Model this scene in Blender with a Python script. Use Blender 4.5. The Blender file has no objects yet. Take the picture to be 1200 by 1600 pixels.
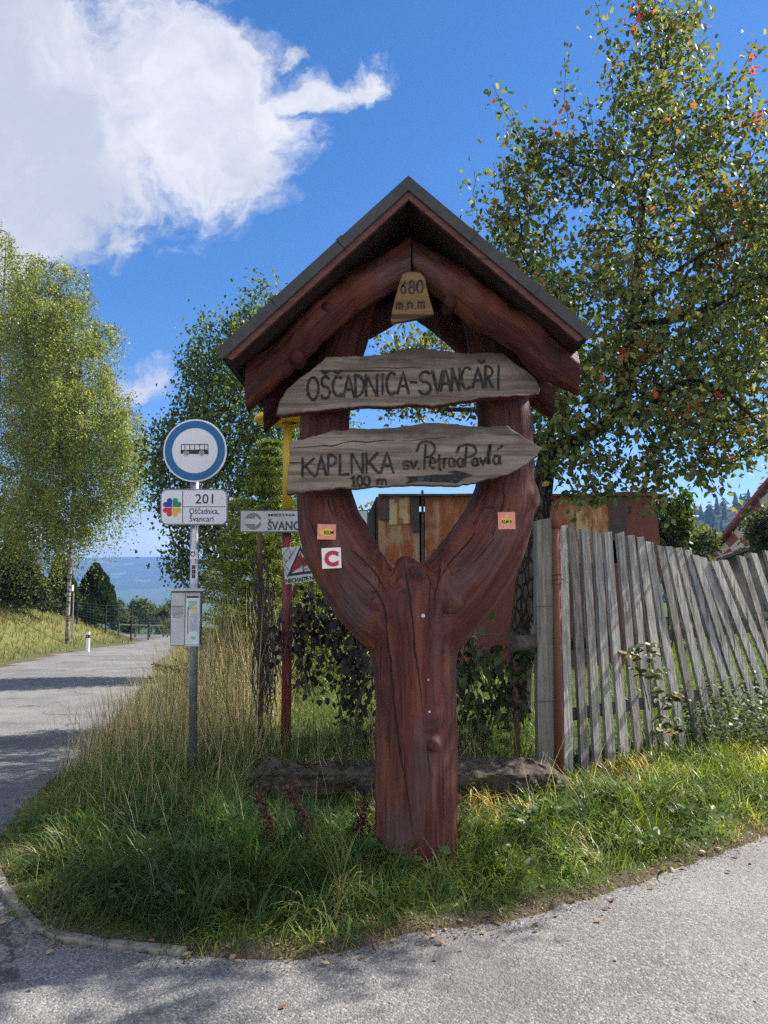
import bpy, math, random
import numpy as np
from mathutils import Vector, Matrix, noise
from mathutils.bvhtree import BVHTree

rng = np.random.default_rng(11)
random.seed(11)
S = bpy.context.scene
COL = S.collection
PI = math.pi

# ------------------------------------------------------------------ camera, world, sun, exposure
FPX, CAMZ, HORIZ = 1180.0, 1.6, 890.0          # focal length in photo pixels, eye height, horizon row
TH = math.atan((HORIZ - 800) / FPX)
cam_d = bpy.data.cameras.new('camera')
cam_d.sensor_fit = 'VERTICAL'
cam_d.sensor_height = 36.0
cam_d.lens = FPX / 1600 * 36.0
cam_d.clip_start = 0.05
cam_d.clip_end = 20000
cam = bpy.data.objects.new('camera', cam_d)
cam.location = (0, 0, CAMZ)
cam.rotation_euler = (PI / 2 + TH, 0, 0)
COL.objects.link(cam)
S.camera = cam

SUN_H = Vector((0.92, 0.392))                    # horizontal direction towards the sun
SUN_EL = math.radians(42)
SUN = Vector((SUN_H.x * math.cos(SUN_EL), SUN_H.y * math.cos(SUN_EL), math.sin(SUN_EL)))
sun_d = bpy.data.lights.new('sun', 'SUN')
sun_d.energy = 4.9
sun_d.angle = math.radians(0.53)
sun_d.color = (1.0, 0.94, 0.84)
sun = bpy.data.objects.new('sun', sun_d)
sun.rotation_euler = SUN.to_track_quat('Z', 'Y').to_euler()
sun.location = (10, 10, 20)
COL.objects.link(sun)

S.view_settings.view_transform = 'Standard'
S.view_settings.look = 'None'
S.view_settings.gamma = 1
S.view_settings.exposure = 1.3
S.view_settings.use_curve_mapping = False
S.cycles.use_denoising = False
S.cycles.max_bounces = 6
S.cycles.diffuse_bounces = 3
S.cycles.glossy_bounces = 2
S.cycles.transmission_bounces = 4
S.cycles.volume_bounces = 0
S.cycles.sample_clamp_indirect = 6
S.cycles.caustics_reflective = False
S.cycles.caustics_refractive = False


class N:
    """small node-graph helper"""
    def __init__(s, tree):
        s.t = tree
        s.t.nodes.clear()

    def n(s, typ, **kw):
        nd = s.t.nodes.new(typ)
        for k, v in kw.items():
            setattr(nd, k, v)
        return nd

    def put(s, sock, v):
        if v is None:
            return
        if isinstance(v, bpy.types.NodeSocket):
            s.t.links.new(v, sock)
        else:
            if isinstance(v, (tuple, list)) and len(v) == 3 and sock.type == 'RGBA':
                v = (*v, 1)
            sock.default_value = v

    def math(s, op, a, b=None, c=None, clamp=False):
        nd = s.n('ShaderNodeMath', operation=op, use_clamp=clamp)
        for i, v in enumerate((a, b, c)):
            if v is not None:
                s.put(nd.inputs[i], v)
        return nd.outputs[0]

    def vmath(s, op, a, b=None):
        nd = s.n('ShaderNodeVectorMath', operation=op)
        s.put(nd.inputs[0], a)
        if b is not None:
            s.put(nd.inputs[1], b)
        return nd.outputs['Value'] if op in ('LENGTH', 'DOT_PRODUCT') else nd.outputs[0]

    def noise(s, vec, scale=5, detail=4, rough=.55, dist=0, out=0):
        nd = s.n('ShaderNodeTexNoise')
        s.put(nd.inputs['Vector'], vec)
        nd.inputs['Scale'].default_value = scale
        nd.inputs['Detail'].default_value = detail
        nd.inputs['Roughness'].default_value = rough
        nd.inputs['Distortion'].default_value = dist
        return nd.outputs[out]

    def scale(s, vec, sc):
        return s.vmath('MULTIPLY', vec, sc)

    def ramp(s, fac, stops, interp='LINEAR'):
        nd = s.n('ShaderNodeValToRGB')
        cr = nd.color_ramp
        cr.interpolation = interp
        while len(cr.elements) < len(stops):
            cr.elements.new(0.5)
        for e, (p, c) in zip(cr.elements, stops):
            e.position = p
            e.color = (c, c, c, 1) if isinstance(c, (int, float)) else (*c, 1)
        s.put(nd.inputs[0], fac)
        return nd.outputs[0]

    def mix(s, fac, a, b, mode='MIX'):
        nd = s.n('ShaderNodeMix', data_type='RGBA', blend_type=mode)
        s.put(nd.inputs[0], fac)
        s.put(nd.inputs[6], a)
        s.put(nd.inputs[7], b)
        return nd.outputs[2]

    def sstep(s, x, lo, hi):
        nd = s.n('ShaderNodeMapRange', interpolation_type='SMOOTHSTEP')
        s.put(nd.inputs[0], x)
        nd.inputs[1].default_value = lo
        nd.inputs[2].default_value = hi
        return nd.outputs[0]

    def bump(s, h, strength=.3, dist=.01, normal=None):
        nd = s.n('ShaderNodeBump')
        nd.inputs['Strength'].default_value = strength
        nd.inputs['Distance'].default_value = dist
        s.put(nd.inputs['Height'], h)
        s.put(nd.inputs['Normal'], normal)
        return nd.outputs[0]

    def objco(s):
        return s.n('ShaderNodeTexCoord').outputs['Object']

    def attr(s, name, out='Color'):
        return s.n('ShaderNodeAttribute', attribute_name=name).outputs[out]

    def principled(s, col, rough=.6, metal=0, normal=None, spec=.5):
        nd = s.n('ShaderNodeBsdfPrincipled')
        s.put(nd.inputs['Base Color'], col)
        s.put(nd.inputs['Roughness'], rough)
        s.put(nd.inputs['Metallic'], metal)
        s.put(nd.inputs['Normal'], normal)
        nd.inputs['Specular IOR Level'].default_value = spec
        return nd.outputs[0]

    def out(s, sh, kind='ShaderNodeOutputMaterial', sock='Surface'):
        o = s.n(kind)
        s.t.links.new(sh, o.inputs[sock])


def ray(px, py):
    """world direction of a photo pixel"""
    u, v = (px - 600) / FPX, (800 - py) / FPX
    return Vector((u, math.cos(TH) - v * math.sin(TH), math.sin(TH) + v * math.cos(TH)))


def at(px, py, Y):
    d = ray(px, py)
    t = Y / d.y
    return Vector((d.x * t, Y, CAMZ + d.z * t))


# ---- world: physical sky with a bank of clouds
W = bpy.data.worlds.new('World')
S.world = W
W.use_nodes = True
g = N(W.node_tree)
sky = g.n('ShaderNodeTexSky', sky_type='NISHITA')
sky.sun_disc = False
sky.sun_elevation = SUN_EL
sky.sun_rotation = math.atan2(SUN_H.x, SUN_H.y)
sky.altitude = 700
sky.air_density = 1.0
sky.dust_density = 0.25
sky.ozone_density = 3.0
skyc = g.n('ShaderNodeHueSaturation')
skyc.inputs['Saturation'].default_value = 1.22
gam = g.n('ShaderNodeGamma')
g.put(gam.inputs[0], sky.outputs[0])
gam.inputs[1].default_value = .8
g.put(skyc.inputs['Color'], g.mix(1.0, gam.outputs[0], (.72, .81, 1.0), 'MULTIPLY'))
bg_sky = g.n('ShaderNodeBackground')
g.put(bg_sky.inputs[0], skyc.outputs[0])
bg_sky.inputs[1].default_value = 0.096
gen = g.n('ShaderNodeTexCoord').outputs['Generated']
sx = g.n('ShaderNodeSeparateXYZ')
g.put(sx.inputs[0], gen)
yy = g.math('MAXIMUM', sx.outputs[1], 0.12)
cu, cv = g.math('DIVIDE', sx.outputs[0], yy), g.math('DIVIDE', sx.outputs[2], yy)
cc = g.n('ShaderNodeCombineXYZ')
g.put(cc.inputs[0], cu)
g.put(cc.inputs[1], cv)
P = cc.outputs[0]
warp = g.vmath('MULTIPLY', g.vmath('SUBTRACT', g.noise(P, 4.5, 6, .6, 0, 1), (.5, .5, .5)), (.20, .20, 0))
PW = g.vmath('ADD', P, warp)
blobs = [(40, 190, 400, 270, 1.0), (250, 120, 240, 180, 1.0), (330, 190, 190, 170, 1.0), (40, 330, 210, 120, .9),
         (390, 265, 95, 100, .8), (470, 125, 90, 48, .7), (560, 112, 60, 40, .6), (441, 64, 34, 24, .55), (30, 30, 190, 100, .9),
         (170, 365, 60, 50, .6), (212, 605, 55, 26, .5), (-300, 300, 380, 400, 1.0)]
m = None
for bx_, by_, rx_, ry_, k_ in blobs:
    d_ = ray(bx_, by_)
    q = g.vmath('DIVIDE', g.vmath('SUBTRACT', PW, (d_.x / d_.y, d_.z / d_.y, 0)), (rx_ / FPX, ry_ / FPX, 1))
    e = g.math('MULTIPLY', g.math('SUBTRACT', 1.0, g.vmath('LENGTH', q)), k_)
    m = e if m is None else g.math('SMOOTH_MAX', m, e, .10)
fb = g.noise(PW, 9, 10, .62, .2)
dens = g.math('ADD', g.math('MULTIPLY', m, 1.25), g.math('MULTIPLY', g.math('SUBTRACT', fb, .47), 2.0))
alpha = g.sstep(dens, .02, .60)
# a pale band of far cloud close to the horizon
band = g.math('MULTIPLY', g.sstep(g.math('ADD', cv, g.math('MULTIPLY', g.math('SUBTRACT', fb, .5), .2)), .10, .01), .7)
alpha = g.math('MAXIMUM', alpha, band)
# unseen broken cloud behind the viewer, added and brightened as neutral fill light
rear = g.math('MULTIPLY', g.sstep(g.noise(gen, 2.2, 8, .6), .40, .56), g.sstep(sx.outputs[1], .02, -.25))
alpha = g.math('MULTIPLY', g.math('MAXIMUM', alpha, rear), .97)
lumn = g.math('ADD', g.math('MULTIPLY', g.noise(PW, 4.2, 5, .5), .9), g.math('MULTIPLY', cu, .42))
lum = g.sstep(g.math('ADD', lumn, g.math('MULTIPLY', g.math('SUBTRACT', fb, .5), .7)), .16, .60)
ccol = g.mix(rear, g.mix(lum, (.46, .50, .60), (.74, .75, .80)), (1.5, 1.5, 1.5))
bg_cl = g.n('ShaderNodeBackground')
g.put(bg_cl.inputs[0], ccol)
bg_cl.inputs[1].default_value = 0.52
mixs = g.n('ShaderNodeMixShader')
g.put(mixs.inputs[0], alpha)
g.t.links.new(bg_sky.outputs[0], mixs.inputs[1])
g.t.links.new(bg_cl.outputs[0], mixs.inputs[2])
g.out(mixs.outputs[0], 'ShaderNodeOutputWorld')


# ------------------------------------------------------------------ object helpers
ROOT = {}


def tag(o, label=None, cat=None, group=None, kind=None):
    for k, v in (('label', label), ('category', cat), ('group', group), ('kind', kind)):
        if v:
            o[k] = v
    return o


def thing(name, loc, label, cat, group=None):
    o = bpy.data.objects.new(name, None)
    o.empty_display_size = .2
    o.location = loc
    COL.objects.link(o)
    ROOT[o.name] = Vector(loc)
    return tag(o, label, cat, group)


def link(name, me, mats=None, parent=None, smooth=False):
    """link a mesh given in world coordinates; a part is moved into its thing's frame"""
    o = bpy.data.objects.new(name, me)
    COL.objects.link(o)
    if parent is not None:
        off = ROOT[parent.name]
        me.transform(Matrix.Translation(-off))
        o.parent = parent
        ROOT[o.name] = off
    else:
        ROOT[o.name] = Vector((0, 0, 0))
    for mm in (mats if isinstance(mats, (list, tuple)) else [mats] if mats else []):
        me.materials.append(mm)
    if smooth:
        me.polygons.foreach_set('use_smooth', np.ones(len(me.polygons), dtype=bool))
    return o


def np_mesh(verts, faces, cols=None):
    """fast mesh from arrays; faces is (M,k) or a list of such arrays"""
    verts = np.asarray(verts, dtype=np.float32).reshape(-1, 3)
    fl = faces if isinstance(faces, list) else [faces]
    fl = [np.asarray(f, dtype=np.int32) for f in fl if len(f)]
    me = bpy.data.meshes.new('mesh')
    me.vertices.add(len(verts))
    me.vertices.foreach_set('co', verts.ravel())
    tot = np.concatenate([np.full(len(f), f.shape[1], dtype=np.int32) for f in fl])
    idx = np.concatenate([f.ravel() for f in fl])
    me.loops.add(len(idx))
    me.loops.foreach_set('vertex_index', idx)
    me.polygons.add(len(tot))
    st = np.concatenate([[0], np.cumsum(tot)[:-1]]).astype(np.int32)
    me.polygons.foreach_set('loop_start', st)
    me.polygons.foreach_set('loop_total', tot)
    if cols is not None:
        a = me.color_attributes.new('Col', 'FLOAT_COLOR', 'POINT')
        c4 = np.ones((len(verts), 4), dtype=np.float32)
        c4[:, :3] = cols
        a.data.foreach_set('color', c4.ravel())
    me.update(calc_edges=True)
    me.validate()
    return me


class MB:
    """mesh builder for hard-surface parts"""
    def __init__(s):
        s.v, s.f, s.m = [], [], []

    def add(s, verts, faces, mi=0):
        b = len(s.v)
        s.v += [tuple(v) for v in verts]
        s.f += [tuple(b + i for i in f) for f in faces]
        s.m += [mi] * len(faces)
        return s

    def box(s, c, size, mi=0, rot=None):
        hx, hy, hz = size[0] / 2, size[1] / 2, size[2] / 2
        vs = [Vector((x, y, z)) for x in (-hx, hx) for y in (-hy, hy) for z in (-hz, hz)]
        if rot is not None:
            vs = [rot @ v for v in vs]
        c = Vector(c)
        return s.add([c + v for v in vs], [(0, 1, 3, 2), (4, 6, 7, 5), (0, 4, 5, 1), (2, 3, 7, 6), (0, 2, 6, 4), (1, 5, 7, 3)], mi)

    def prism(s, poly, y0, y1, mi=0):
        """poly: (x,z) points, extruded from y0 (front) to y1"""
        n = len(poly)
        vs = [(p[0], y0, p[1]) for p in poly] + [(p[0], y1, p[1]) for p in poly]
        fs = [tuple(range(n)), tuple(range(2 * n - 1, n - 1, -1))] + [(i, i + n, (i + 1) % n + n, (i + 1) % n) for i in range(n)]
        return s.add(vs, fs, mi)

    def tube(s, pts, rad, n=8, mi=0, cap=True):
        pts = [Vector(p) for p in pts]
        if isinstance(rad, (int, float)):
            rad = [rad] * len(pts)
        vs = []
        ref = None
        for i, p in enumerate(pts):
            t = (pts[min(i + 1, len(pts) - 1)] - pts[max(i - 1, 0)])
            t = t.normalized() if t.length > 1e-9 else Vector((0, 0, 1))
            if ref is None:
                ref = Vector((1, 0, 0)) if abs(t.x) < .8 else Vector((0, 1, 0))
            a = (ref - t * ref.dot(t)).normalized()
            ref = a
            b = t.cross(a)
            for k in range(n):
                an = 2 * PI * k / n
                vs.append(p + (a * math.cos(an) + b * math.sin(an)) * rad[i])
        fs = []
        for i in range(len(pts) - 1):
            for k in range(n):
                fs.append((i * n + k, i * n + (k + 1) % n, (i + 1) * n + (k + 1) % n, (i + 1) * n + k))
        if cap:
            fs.append(tuple(range(n - 1, -1, -1)))
            fs.append(tuple(range((len(pts) - 1) * n, len(pts) * n)))
        return s.add(vs, fs, mi)

    def mesh(s):
        me = bpy.data.meshes.new('mesh')
        me.from_pydata([tuple(v) for v in s.v], [], s.f)
        me.polygons.foreach_set('material_index', np.array(s.m, dtype=np.int32))
        me.update()
        return me

    def build(s, name, mats, parent=None, smooth=False, bevel=0):
        o = link(name, s.mesh(), mats, parent, smooth)
        if bevel:
            md = o.modifiers.new('bevel', 'BEVEL')
            md.width = bevel
            md.segments = 2
            md.limit_method = 'ANGLE'
        return o


def eval_mesh(o):
    dg = bpy.context.evaluated_depsgraph_get()
    dg.update()
    return bpy.data.meshes.new_from_object(o.evaluated_get(dg))


def text_mesh(txt, x, z, y, height, width=None, bold=0.0, depth=.0015, align='CENTER'):
    """printed lettering on a face towards -Y; (x,z) is the anchor on the base line"""
    cu_ = bpy.data.curves.new('text', 'FONT')
    cu_.body = txt
    cu_.align_x = 'LEFT'
    cu_.size = 1
    cu_.extrude = 0.004
    cu_.offset = bold
    cu_.resolution_u = 3
    o = bpy.data.objects.new('text', cu_)
    COL.objects.link(o)
    me = eval_mesh(o)
    bpy.data.objects.remove(o)
    co = np.empty(len(me.vertices) * 3)
    me.vertices.foreach_get('co', co)
    co = co.reshape(-1, 3)
    w = co[:, 0].max() - co[:, 0].min()
    k = height / .73
    kx = width / w if width else k
    xs = (co[:, 0] - co[:, 0].min()) * kx
    xs = xs - (w * kx / 2 if align == 'CENTER' else 0) + x
    out = np.stack([xs, y - (co[:, 2] - co[:, 2].min()) / .008 * depth, z + co[:, 1] * k], 1)
    me.vertices.foreach_set('co', out.ravel())
    me.update()
    me.materials.clear()
    return me


# ------------------------------------------------------------------ materials
def new_mat(name):
    mt = bpy.data.materials.new(name)
    mt.use_nodes = True
    return mt, N(mt.node_tree)


def plain(name, col, rough=.5, metal=0, var=.15, sc=12, bump=0.0):
    mt, q = new_mat(name)
    oc = q.objco()
    nz = q.noise(oc, sc, 5, .6)
    c2 = tuple(c * (1 - var * 1.6) for c in col)
    c = q.mix(q.sstep(nz, .3, .7), c2, col)
    nb = q.bump(q.noise(oc, sc * 8, 3), bump, .004) if bump else None
    rr = q.math('ADD', rough - .06, q.math('MULTIPLY', q.noise(oc, sc * 2, 3), .12))
    q.out(q.principled(c, rr, metal, nb))
    return mt


def foliage(name, trans=.42, rough=.42, spec=.5, tint=(1.25, 1.25, .75)):
    mt, q = new_mat(name)
    c = q.attr('Col')
    c = q.mix(.5, c, q.mix(q.noise(q.objco(), 3.0, 2), (.55, .55, .55), (1.35, 1.35, 1.35)), 'MULTIPLY')
    p = q.principled(c, rough, 0, None, spec)
    t = q.n('ShaderNodeBsdfTranslucent')
    q.put(t.inputs[0], q.mix(1.0, c, tint, 'MULTIPLY'))
    mx = q.n('ShaderNodeMixShader')
    mx.inputs[0].default_value = trans
    q.t.links.new(p, mx.inputs[1])
    q.t.links.new(t.outputs[0], mx.inputs[2])
    q.out(mx.outputs[0])
    return mt


def wood(name, light, dark, axis='x', fine=60, stretch=.05, rough=.75, bump=.5, stain=None, moss=None, tone=False, barky=False):
    """weathered wood with the grain along one object axis"""
    mt, q = new_mat(name)
    oc = q.objco()
    st = {'x': (stretch, 1, 1), 'y': (1, stretch, 1), 'z': (1, 1, stretch)}[axis]
    v = q.scale(oc, st)
    wv = q.vmath('ADD', v, q.vmath('MULTIPLY', q.noise(oc, 4, 2, .5, 0, 1), (.02, .02, .02)))
    g1 = q.noise(wv, fine, 6, .65)
    g2 = q.noise(wv, fine * .28, 4, .6)
    c = q.mix(q.sstep(g1, .32, .68), dark, light)
    c = q.mix(q.math('MULTIPLY', q.sstep(g2, .45, .75), .55), c, dark)
    big = q.noise(oc, 3.2, 4, .6)
    c = q.mix(q.math('MULTIPLY', q.sstep(big, .52, .75), .55), c, stain or tuple(x * .45 for x in dark))
    if moss:
        c = q.mix(q.math('MULTIPLY', q.sstep(q.noise(oc, 14, 5, .7), .56, .68), .6), c, moss)
    crack = q.sstep(q.noise(q.scale(oc, tuple(a if a == 1 else stretch * .5 for a in st)), fine * .55, 2, .5), .36, .31)
    c = q.mix(q.math('MULTIPLY', crack, .8), c, tuple(x * .2 for x in dark))
    if barky:
        gz_ = q.n('ShaderNodeSeparateXYZ')
        q.put(gz_.inputs[0], q.n('ShaderNodeTexCoord').outputs['Generated'])
        e_ = q.math('ADD', gz_.outputs[2], q.math('MULTIPLY', q.math('SUBTRACT', q.noise(q.scale(oc, (1, 1, 2.2)), 7, 6, .65), .5), .55))
        c = q.mix(q.math('MULTIPLY', q.sstep(e_, .76, .90), .72), c, (.060, .046, .036))
        c = q.mix(q.math('MULTIPLY', q.sstep(e_, .12, .02), .5), c, (.075, .06, .05))
    if tone:
        rnd = q.n('ShaderNodeObjectInfo').outputs['Random']
        c = q.mix(1.0, c, q.ramp(rnd, [(0, (.62, .58, .54)), (.35, (1.05, 1.0, .93)), (.7, (.85, .86, .88)), (1, (1.3, 1.26, 1.2))]), 'MULTIPLY')
    h = q.math('SUBTRACT', g1, q.math('MULTIPLY', crack, .8))
    q.out(q.principled(c, rough, 0, q.bump(h, bump, .006), .3))
    return mt


def stained_wood(name, red, hi, dk, use_attr=True):
    """red-brown stained wood, rubbed lighter along the grain"""
    mt, q = new_mat(name)
    co = q.attr('Grain', 'Vector') if use_attr else q.objco()
    oc = q.objco()
    v = q.scale(co, (1, .06, 1))
    g1 = q.noise(v, 55, 6, .62)
    g2 = q.noise(q.scale(co, (1, .10, 1)), 13, 4, .6)
    c = q.mix(q.sstep(g1, .35, .65), tuple(x * .5 for x in red), tuple(x * 1.15 for x in red))
    c = q.mix(q.math('MULTIPLY', q.sstep(g2, .48, .66), .85), c, hi)
    g3 = q.noise(q.scale(co, (1, .22, 1)), 19, 6, .7)
    c = q.mix(q.math('MULTIPLY', q.sstep(g3, .55, .70), .6), c, dk)
    c = q.mix(q.math('MULTIPLY', q.sstep(q.noise(oc, 2.6, 5, .6), .5, .72), .5), c, dk)
    c = q.mix(q.math('MULTIPLY', q.sstep(q.noise(q.scale(co, (1, .18, 1)), 5.5, 5, .65), .56, .68), .35), c, (.085, .075, .085))
    crack = q.math('MULTIPLY', q.sstep(q.noise(q.scale(co, (1, .03, 1)), 62, 2, .5), .32, .29), q.sstep(q.noise(oc, 4, 3), .42, .55))
    c = q.mix(q.math('MULTIPLY', crack, .8), c, (.010, .005, .004))
    rr = q.ramp(q.noise(oc, 9, 4), [(.3, .55), (.7, .75)])
    h = q.math('SUBTRACT', q.math('ADD', g1, q.math('MULTIPLY', g2, .6)), crack)
    q.out(q.principled(c, rr, 0, q.bump(h, .9, .010), .28))
    return mt


M = {}
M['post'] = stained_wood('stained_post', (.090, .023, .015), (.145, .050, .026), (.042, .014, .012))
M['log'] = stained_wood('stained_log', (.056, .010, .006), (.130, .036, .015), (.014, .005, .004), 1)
M['endgrain'] = plain('cut_end', (.16, .075, .06), .7, 0, .3, 30, .3)
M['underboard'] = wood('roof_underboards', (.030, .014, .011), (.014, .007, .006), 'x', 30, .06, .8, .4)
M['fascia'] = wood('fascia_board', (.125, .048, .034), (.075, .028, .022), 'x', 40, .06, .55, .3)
M['sheet'] = plain('dark_metal_sheet', (.040, .038, .037), .55, .2, .25, 9, .05)
M['board'] = wood('weathered_board', (.27, .225, .175), (.105, .082, .064), 'x', 42, .05, .85, .9, (.055, .045, .038), None, False, True)
M['boardedge'] = wood('board_red_edge', (.16, .026, .014), (.08, .016, .010), 'x', 30, .1, .6, .5)
M['plaque'] = wood('plaque_wood', (.20, .118, .048), (.10, .057, .025), 'x', 22, .07, .8, .6, (.09, .05, .028))
mt, q = new_mat('burnt_lettering')
c = q.mix(q.sstep(q.noise(q.objco(), 26, 5, .7), .48, .68), (.010, .009, .009), (.060, .048, .040))
q.out(q.principled(c, .85, 0))
M['ink'] = mt
M['crack'] = plain('wood_crack', (.006, .003, .003), .9, 0, .1)
M['picket'] = wood('grey_picket', (.40, .392, .375), (.155, .150, .142), 'z', 55, .04, .85, .9, (.085, .08, .075), (.17, .18, .12), True)
M['greypost'] = wood('grey_post', (.27, .255, .22), (.13, .122, .105), 'z', 40, .04, .85, .9, (.07, .065, .05), (.12, .12, .075))
M['rail'] = wood('dark_rail', (.10, .09, .075), (.045, .04, .034), 'x', 40, .05, .9, .8)
M['galv'] = plain('galvanised_steel', (.42, .44, .46), .38, .75, .22, 22, .04)
M['white'] = plain('white_enamel', (.70, .71, .74), .35, 0, .05, 6)
M['blue'] = plain('blue_enamel', (.010, .115, .31), .35, 0, .1, 6)
M['black'] = plain('black_print', (.014, .014, .017), .5, 0, .1)
M['darkgrey'] = plain('grey_print', (.055, .055, .06), .5, 0, .1)
M['midgrey'] = plain('pale_grey_print', (.22, .22, .23), .5, 0, .12, 40)
M['panelgrey'] = plain('grey_case', (.50, .52, .53), .4, 0, .12, 10)
M['casedark'] = plain('case_edge', (.16, .17, .18), .45, .3, .2, 10)
M['green'] = plain('green_print', (.0, .26, .10), .5, 0, .05)
M['redp'] = plain('red_print', (.62, .012, .045), .5, 0, .05)
M['yellowp'] = plain('yellow_print', (.66, .44, .03), .5, 0, .05)
M['bluep'] = plain('blue_print', (.018, .035, .33), .5, 0, .05)
M['paper'] = plain('paper', (.62, .66, .68), .6, 0, .08, 20)
M['teal'] = plain('map_teal', (.30, .50, .52), .6, 0, .2, 50)
M['lime'] = plain('map_lime', (.55, .58, .16), .6, 0, .2, 50)
M['lilac'] = plain('map_lilac', (.46, .48, .60), .6, 0, .2, 50)
M['pink'] = plain('pink_marker', (.74, .25, .20), .55, 0, .12, 40)
M['cmark'] = plain('marker_white', (.74, .72, .70), .5, 0, .05, 20)
M['cred'] = plain('marker_red', (.45, .012, .04), .5, 0, .08)
M['signgrey'] = plain('old_sign_face', (.56, .58, .58), .45, 0, .14, 7)


def rusty(name, base, rust, amt, rough=.7, sc=5, drip=.15):
    mt, q = new_mat(name)
    oc = q.objco()
    n1 = q.noise(q.scale(oc, (1, 1, drip)), sc * 2, 7, .68)
    n2 = q.noise(oc, sc, 5, .6)
    f = q.sstep(q.math('ADD', q.math('MULTIPLY', n1, .6), q.math('MULTIPLY', n2, .4)), amt + .06, amt - .06)
    rc = q.mix(q.noise(oc, sc * 9, 5, .7), tuple(x * .35 for x in rust), tuple(min(1, x * 1.5) for x in rust))
    c = q.mix(f, rc, base)
    q.out(q.principled(c, rough, .1, q.bump(n1, .35, .006), .4))
    return mt


M['redpole'] = rusty('red_painted_pole', (.17, .026, .020), (.22, .10, .06), .60, .5, 14, .3)
M['yellowpole'] = rusty('yellow_painted_pole', (.55, .36, .025), (.16, .08, .025), .60, .55, 14, .3)
M['yellowtop'] = rusty('yellow_top', (.72, .46, .015), (.30, .17, .03), .62, .55, 8, 1)
M['rustpipe'] = rusty('rusty_pipe', (.18, .055, .035), (.15, .07, .045), .54, .7, 12, .3)
M['ruststake'] = rusty('rusty_stake', (.16, .075, .05), (.12, .065, .04), .55, .8, 16, .3)
M['shed_rust'] = rusty('rusted_sheet', (.30, .20, .13), (.25, .075, .026), .48, .75, 3.2, .16)
M['shed_dark'] = rusty('dark_sheet', (.040, .036, .04), (.10, .045, .028), .54, .7, 3, .2)
M['shed_red'] = rusty('red_brown_sheet', (.12, .035, .024), (.16, .05, .025), .55, .7, 2.5, .2)
M['shed_pale'] = rusty('pale_rust_sheet', (.40, .31, .17), (.28, .10, .035), .51, .75, 4.0, .15)
M['shed_wood'] = wood('shed_dark_boards', (.055, .047, .042), (.025, .022, .02), 'z', 30, .05, .9, .8)


def bark(name, light, dark, sc=9):
    mt, q = new_mat(name)
    oc = q.objco()
    v = q.scale(oc, (1, 1, .3))
    n1 = q.noise(v, sc * 3, 6, .7)
    vo = q.n('ShaderNodeTexVoronoi', feature='DISTANCE_TO_EDGE')
    q.put(vo.inputs['Vector'], v)
    vo.inputs['Scale'].default_value = sc * 2.4
    c = q.mix(q.sstep(n1, .3, .7), dark, light)
    f = q.sstep(vo.outputs[0], .0, .16)
    c = q.mix(f, tuple(x * .35 for x in dark), c)
    h = q.math('ADD', f, q.math('MULTIPLY', n1, .5))
    q.out(q.principled(c, .9, 0, q.bump(h, .8, .02), .2))
    return mt


M['bark'] = bark('dark_bark', (.095, .078, .06), (.035, .029, .024))
M['barkgrey'] = bark('grey_bark', (.14, .12, .10), (.055, .047, .04))
_m, q = new_mat('birch_bark')
_oc = q.objco()
_n = q.noise(q.scale(_oc, (1, 1, 5)), 1.3, 4, .65)
q.out(q.principled(q.mix(q.sstep(_n, .44, .52), (.035, .03, .027), (.24, .22, .20)), .8))
M['birchbark'] = _m
M['twig'] = plain('thin_twig', (.11, .09, .07), .8, 0, .3, 8)
M['leaf'] = foliage('broad_leaf', .46, .48, .38)
M['birchleaf'] = foliage('birch_leaf', .52, .45, .4)
M['needle'] = foliage('conifer_needle', .25, .6, .2)
M['forest'] = foliage('far_forest', .0, 1.0, .0)
M['deadleaf'] = foliage('dead_leaf', .12, .6, .3, (1.2, 1.0, .7))
M['grass'] = foliage('grass_blade', .48, .42, .4, (1.35, 1.25, .65))
M['straw'] = foliage('dry_grass', .5, .55, .35, (1.15, 1.05, .8))

# asphalt
mt, q = new_mat('asphalt')
oc = q.objco()
vo = q.n('ShaderNodeTexVoronoi')
q.put(vo.inputs['Vector'], oc)
vo.inputs['Scale'].default_value = 115
vo2 = q.n('ShaderNodeTexVoronoi')
q.put(vo2.inputs['Vector'], oc)
vo2.inputs['Scale'].default_value = 52
big = q.noise(oc, .8, 5, .6)
c = q.mix(q.sstep(big, .3, .7), (.105, .103, .102), (.180, .176, .172))
stone = q.n('ShaderNodeSeparateColor')
q.put(stone.inputs[0], vo.outputs['Color'])
c = q.mix(q.math('MULTIPLY', q.sstep(stone.outputs[0], .55, 1.0), .6), c, (.33, .32, .31))
c = q.mix(q.math('MULTIPLY', q.sstep(stone.outputs[1], .62, 1.0), .65), c, (.055, .054, .055))
c = q.mix(q.math('MULTIPLY', q.sstep(q.noise(oc, 22, 5, .7), .54, .70), .30), c, (.10, .098, .096))
c = q.mix(q.math('MULTIPLY', q.sstep(q.noise(oc, 2.1, 6, .65), .58, .72), .35), c, (.115, .110, .104))
ck1 = q.n('ShaderNodeTexVoronoi', feature='DISTANCE_TO_EDGE')
q.put(ck1.inputs['Vector'], q.vmath('ADD', oc, q.vmath('MULTIPLY', q.noise(oc, 3.5, 5, .6, 0, 1), (.5, .5, .5))))
ck1.inputs['Scale'].default_value = .55
crk = q.math('MULTIPLY', q.sstep(ck1.outputs[0], .012, .004), q.sstep(q.noise(oc, .7, 3), .47, .55))
c = q.mix(q.math('MULTIPLY', crk, .75), c, (.035, .034, .034))
c = q.mix(q.math('MULTIPLY', q.sstep(q.noise(oc, .45, 4, .6), .50, .60), .45), c, (.085, .083, .083))
c = q.mix(q.math('MULTIPLY', q.sstep(q.noise(oc, 4.5, 7, .7), .60, .70), .4), c, (.25, .235, .205))
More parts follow.
